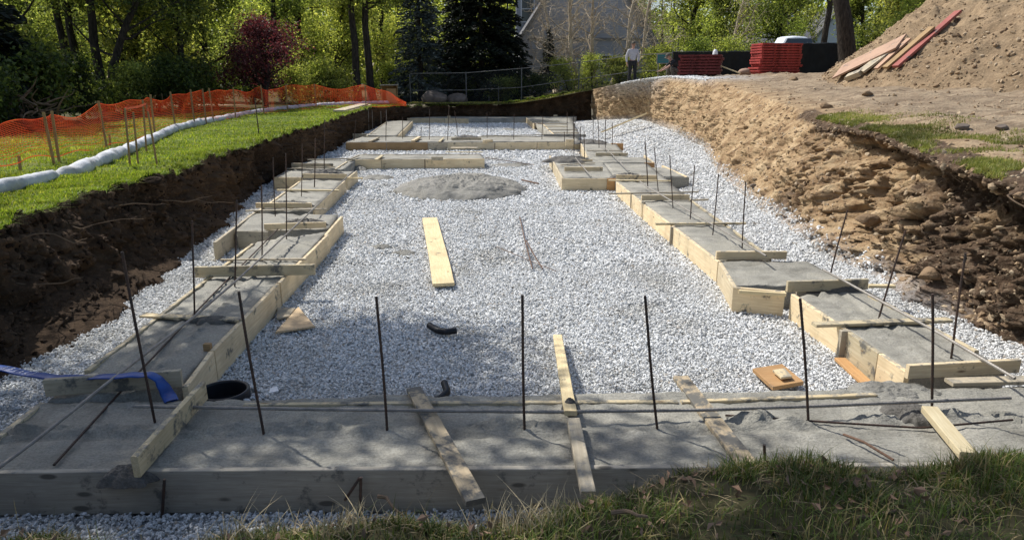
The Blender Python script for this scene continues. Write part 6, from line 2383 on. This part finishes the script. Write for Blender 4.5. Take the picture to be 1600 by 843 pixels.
for lab, a, b, w_, t_, m_ in (
        ('widest pinkish plywood sheet at foot of the spoil heap', (1308, 111), (1408, 64), .85, .05, 'pink_board'),
        ('second yellowish board beside the wide pinkish sheet', (1345, 110), (1400, 70), .35, .06, 'lumber_weathered'),
        ('narrow pink board in the middle of the heap boards', (1368, 106), (1420, 60), .16, .05, 'pink_board'),
        ('orange edged board next to the long red one', (1382, 104), (1456, 42), .2, .07, 'stake_wood'),
        ('longest red board reaching highest up the spoil heap', (1398, 102), (1497, 17), .2, .07, 'red_board'),
        ('short squared beam end at the foot of the boards', (1322, 118), (1344, 110), .2, .14, 'lumber_weathered')):
    heap_board(lab, a, b, heap_hit(*a), heap_hit(*b), w_, t_, m_)


# ================================================================== PEOPLE
def skin_mesh(name, nodes, edges, mat, parent, sub=2, root=0):
    """nodes: name -> (x, y, z, rx, ry); grown into one surface with a skin modifier and baked"""
    keys = list(nodes)
    me = bpy.data.meshes.new(name)
    me.from_pydata([nodes[k_][:3] for k_ in keys], [(keys.index(a), keys.index(b)) for a, b in edges], [])
    o = bpy.data.objects.new(name, me)
    COL.objects.link(o)
    md = o.modifiers.new('skin', 'SKIN')
    md.use_smooth_shade = True
    if not me.skin_vertices:
        bm = bmesh.new()
        bm.from_mesh(me)
        bm.verts.layers.skin.verify()
        bm.to_mesh(me)
        bm.free()
    for i, k_ in enumerate(keys):
        r = nodes[k_][3:]
        sv_ = me.skin_vertices[0].data[i]
        sv_.radius = (r[0], r[-1])
        sv_.use_root = (i == root)
    s_ = o.modifiers.new('sub', 'SUBSURF')
    s_.levels = sub
    s_.render_levels = sub
    dg = bpy.context.evaluated_depsgraph_get()
    ev = o.evaluated_get(dg)
    me2 = bpy.data.meshes.new_from_object(ev)
    o.modifiers.clear()
    o.data = me2
    me2.materials.clear()
    me2.materials.append(M[mat])
    for p_ in me2.polygons:
        p_.use_smooth = True
    o.parent = parent
    return o


def lerp(a, b, t_):
    return tuple(np.array(a) * (1 - t_) + np.array(b) * t_)


def make_person(label, J, loc, rz, shirt, trousers, cap_mat, name='person', sleeve=1.0):
    """J: joint positions (pelvis, waist, chest, neck, head, sh/el/wr L,R, hip/kn/an/toe L,R)"""
    p = thing(name, label, 'person', loc, rz)
    N = {}
    for k_, r in (('pelvis', (.125, .10)), ('waist', (.115, .085)), ('chest', (.14, .095)), ('neck0', (.06, .06)), ('neck', (.05, .052)), ('head0', (.068, .08)), ('head', (.076, .094)), ('crown', (.055, .07))):
        N[k_] = (*J[k_], *r)
    E = [('pelvis', 'waist'), ('waist', 'chest'), ('chest', 'neck0'), ('neck0', 'neck'), ('neck', 'head0'), ('head0', 'head'), ('head', 'crown')]
    for s in 'LR':
        for k_, r in (('sh', .055), ('el', .042), ('wr', .027), ('palm', .034)):
            N[k_ + s] = (*J[k_ + s], r, r if k_ != 'palm' else .018)
        E += [('chest', 'sh' + s), ('sh' + s, 'el' + s), ('el' + s, 'wr' + s), ('wr' + s, 'palm' + s)]
        d = np.array(J['palm' + s]) - np.array(J['wr' + s])
        d = d / np.linalg.norm(d)
        side = np.cross(d, [0, 0.3, 1.0] if abs(d[2]) < .8 else [1.0, 0, 0])
        side /= np.linalg.norm(side)
        nrm = np.cross(side, d)
        for fi, (off_, ln) in enumerate(((-.03, .075), (-.01, .085), (.01, .08), (.028, .062))):
            b0 = np.array(J['palm' + s]) + side * off_ + d * .02
            b1 = b0 + d * ln * .55 + nrm * .008
            b2 = b1 + d * ln * .35 + nrm * .025
            N[f'f{fi}a' + s] = (*b0, .010, .010)
            N[f'f{fi}b' + s] = (*b1, .009, .009)
            N[f'f{fi}c' + s] = (*b2, .007, .007)
            E += [('palm' + s, f'f{fi}a' + s), (f'f{fi}a' + s, f'f{fi}b' + s), (f'f{fi}b' + s, f'f{fi}c' + s)]
        t0 = np.array(J['palm' + s]) - d * .02 - side * .04
        t1_ = t0 + d * .045 - side * .025
        N['tha' + s] = (*t0, .012, .012)
        N['thb' + s] = (*t1_, .009, .009)
        E += [('palm' + s, 'tha' + s), ('tha' + s, 'thb' + s)]
        for k_, r in (('hip', .085), ('kn', .058), ('an', .042), ('toe', .036)):
            N[k_ + s] = (*J[k_ + s], r, r)
        N['mid' + s] = (*lerp(J['hip' + s], J['kn' + s], .45), .078, .078)
        N['calf' + s] = (*lerp(J['kn' + s], J['an' + s], .35), .056, .056)
        E += [('pelvis', 'hip' + s), ('hip' + s, 'mid' + s), ('mid' + s, 'kn' + s), ('kn' + s, 'calf' + s), ('calf' + s, 'an' + s), ('an' + s, 'toe' + s)]
    skin_mesh('body', N, E, 'skin', p)
    sh = {k_: N[k_] for k_ in ('pelvis', 'waist', 'chest', 'neck0')}
    sh = {k_: (*v_[:3], v_[3] + .022, v_[4] + .022) for k_, v_ in sh.items()}
    sh['neck0'] = (*J['neck0'], .072, .07)
    Es = [('pelvis', 'waist'), ('waist', 'chest'), ('chest', 'neck0')]
    for s in 'LR':
        sh['sh' + s] = (*J['sh' + s], .078, .078)
        sh['el' + s] = (*lerp(J['sh' + s], J['el' + s], min(1, sleeve * 1.0)), .06, .06)
        Es += [('chest', 'sh' + s), ('sh' + s, 'el' + s)]
        if sleeve >= 1:
            sh['wr' + s] = (*lerp(J['el' + s], J['wr' + s], .93), .042, .042)
            Es += [('el' + s, 'wr' + s)]
    skin_mesh('shirt', sh, Es, shirt, p)
    tr = {'pelvis': (*J['pelvis'], .15, .122)}
    Et = []
    for s in 'LR':
        for k_, r in (('hip', .108), ('mid', .098), ('kn', .078), ('calf', .074)):
            tr[k_ + s] = (*N[k_ + s][:3], r, r)
        tr['an' + s] = (*lerp(J['kn' + s], J['an' + s], .92), .068, .068)
        Et += [('pelvis', 'hip' + s), ('hip' + s, 'mid' + s), ('mid' + s, 'kn' + s), ('kn' + s, 'calf' + s), ('calf' + s, 'an' + s)]
    skin_mesh('trousers', tr, Et, trousers, p)
    for s in 'LR':
        a_, b_ = np.array(J['an' + s]), np.array(J['toe' + s])
        mb = MB()
        mb.tube([a_ + [0, 0, .05], a_ + [0, 0, .0], lerp(a_, b_, .4), b_, b_ + (b_ - a_) * .25], [.055, .058, .054, .05, .02], 10)
        mb.build('boot', M['cloth_brown'], p, True)
    # cap with a brim, face features
    H = np.array(J['head'])
    f = np.array(J['face'], float)
    f /= np.linalg.norm(f)
    u_ = np.array(J['crown']) - np.array(J['head0'])
    u_ /= np.linalg.norm(u_)
    f = f - u_ * (f @ u_)
    f /= np.linalg.norm(f)
    l_ = np.cross(u_, f)
    mb = MB()
    V = []
    for ph in np.linspace(0, math.pi / 2, 7):
        V.append([H + u_ * (.035 + .105 * math.sin(ph)) + (f * .112 * math.cos(a_) + l_ * .092 * math.sin(a_)) * max(.02, math.cos(ph)) for a_ in np.linspace(0, 2 * math.pi, 17)])
    cp = grid(np.array(V), 'cap', M[cap_mat], True, p)
    mb = MB()
    br = [H + u_ * .04 + f * .09 + l_ * .07, H + u_ * .035 + f * .155 + l_ * .06, H + u_ * .03 + f * .18, H + u_ * .035 + f * .155 - l_ * .06, H + u_ * .04 + f * .09 - l_ * .07]
    mb.add([*br, *[b_ - u_ * .008 for b_ in br]], [[0, 1, 6, 5], [1, 2, 7, 6], [2, 3, 8, 7], [3, 4, 9, 8]])
    mb.f[5] = [np.array([[4, 3, 2, 1, 0], [5, 6, 7, 8, 9]])]
    mb.build('brim', M[cap_mat], cp)
    mb = MB()
    mb.tube([H + f * .085 + u_ * .0, H + f * .108 - u_ * .03, H + f * .088 - u_ * .042], [.012, .017, .008], 6)
    mb.build('nose', M['skin'], p, True)
    for s in (1, -1):
        MB().tube([H + f * .082 + l_ * .03 * s + u_ * .004, H + f * .093 + l_ * .03 * s + u_ * .004], [.010, .006], 8).build('eye', M['cloth_black'], p)
        MB().tube([H + l_ * .075 * s - u_ * .03, H + l_ * .088 * s + u_ * .0, H + l_ * .075 * s + u_ * .03], [.010, .016, .010], 6).build('ear', M['skin'], p, True)
    MB().tube([H + f * .086 - u_ * .062 - l_ * .025, H + f * .092 - u_ * .065, H + f * .086 - u_ * .062 + l_ * .025], [.004, .006, .004], 6).build('mouth', M['red_panel_dark'], p)
    return p


stand = {'pelvis': (0, 0, .95), 'waist': (0, 0, 1.10), 'chest': (0, .01, 1.33), 'neck0': (0, .015, 1.47), 'neck': (0, .0, 1.52), 'head0': (0, -.02, 1.58), 'head': (0, -.03, 1.66), 'crown': (0, -.025, 1.73), 'face': (.25, -1, -.1),
         'shL': (-.19, .01, 1.40), 'elL': (-.27, .05, 1.13), 'wrL': (-.25, -.02, .89), 'palmL': (-.25, -.04, .82),
         'shR': (.19, .01, 1.40), 'elR': (.28, .05, 1.13), 'wrR': (.25, -.04, .90), 'palmR': (.24, -.07, .83),
         'hipL': (-.095, 0, .90), 'knL': (-.11, -.02, .50), 'anL': (-.13, .02, .09), 'toeL': (-.16, -.13, .04),
         'hipR': (.095, 0, .90), 'knR': (.12, -.02, .50), 'anR': (.14, .03, .09), 'toeR': (.18, -.12, .04)}


def bank_ground(x, y):
    W = RBANK.reshape(-1, 3)
    d = np.hypot(W[:, 0] - x, W[:, 1] - y)
    i = np.argsort(d)[:6]
    return float(W[i, 2].max())


q = PD(987, 127, 31.2)
zg = bank_ground(q[0], 31.2)
make_person('person in grey sweatshirt, dark trousers and cap standing on the far bank', stand, (q[0], 31.2, max(zg - .02, q[2] - .12)), .1, 'shirt_grey', 'cloth_black', 'cloth_brown')
crouch = {'pelvis': (.12, .05, .26), 'waist': (.06, .04, .40), 'chest': (-.06, .02, .58), 'neck0': (-.16, .0, .68), 'neck': (-.20, -.005, .72), 'head0': (-.25, -.01, .76), 'head': (-.30, -.015, .82), 'crown': (-.32, -.015, .89), 'face': (-1, -.25, -.35),
          'shL': (-.10, -.18, .62), 'elL': (-.33, -.22, .44), 'wrL': (-.56, -.20, .30), 'palmL': (-.63, -.20, .27),
          'shR': (-.08, .19, .62), 'elR': (-.32, .2, .42), 'wrR': (-.55, .14, .29), 'palmR': (-.62, .13, .26),
          'hipL': (.10, -.09, .25), 'knL': (-.22, -.20, .38), 'anL': (-.10, -.20, .08), 'toeL': (-.26, -.22, .04),
          'hipR': (.10, .13, .25), 'knR': (-.22, .22, .38), 'anR': (-.08, .22, .08), 'toeR': (-.24, .24, .04)}
q = PD(1053, 124, 29.0)
zg = bank_ground(q[0], 29.0)
make_person('person in black shirt and cap crouching on the bank and reaching down', crouch, (q[0], 29.0, max(zg - .03, q[2] - .1)), .15, 'cloth_black', 'cloth_brown', 'cloth_brown', sleeve=.9)

# ================================================================== LIGHT, SKY, CAMERA
w = bpy.data.worlds.new('World')
scene.world = w
w.use_nodes = True
nt = w.node_tree
sky = nt.nodes.new('ShaderNodeTexSky')
sky.sky_type = 'NISHITA'
sky.sun_disc = False
sky.sun_elevation = SUN_EL
sky.sun_rotation = math.atan2(SUN_AZ[0], SUN_AZ[1]) % (2 * math.pi)
sky.air_density = 1.0
sky.dust_density = 2.0
bg = nt.nodes['Background']
bg.inputs['Strength'].default_value = 0.15
nt.links.new(sky.outputs[0], bg.inputs[0])
ld = bpy.data.lights.new('sun', 'SUN')
ld.energy = 5.0
ld.angle = R(0.55)
ld.color = (1.0, 0.98, 0.94)
lo = bpy.data.objects.new('sun', ld)
lo.rotation_euler = Vector(SUNV).to_track_quat('Z', 'Y').to_euler()
COL.objects.link(lo)

cd = bpy.data.cameras.new('camera')
cd.sensor_width = 36
cd.lens = FPX / 1600 * 36
cd.clip_end = 1000
co = bpy.data.objects.new('camera', cd)
co.location = (0, 0, CAM_H)
co.rotation_euler = (math.pi / 2 - PITCH, 0, 0)
COL.objects.link(co)
scene.camera = co
scene.view_settings.view_transform = 'Standard'
scene.view_settings.look = 'None'
scene.view_settings.exposure = 0
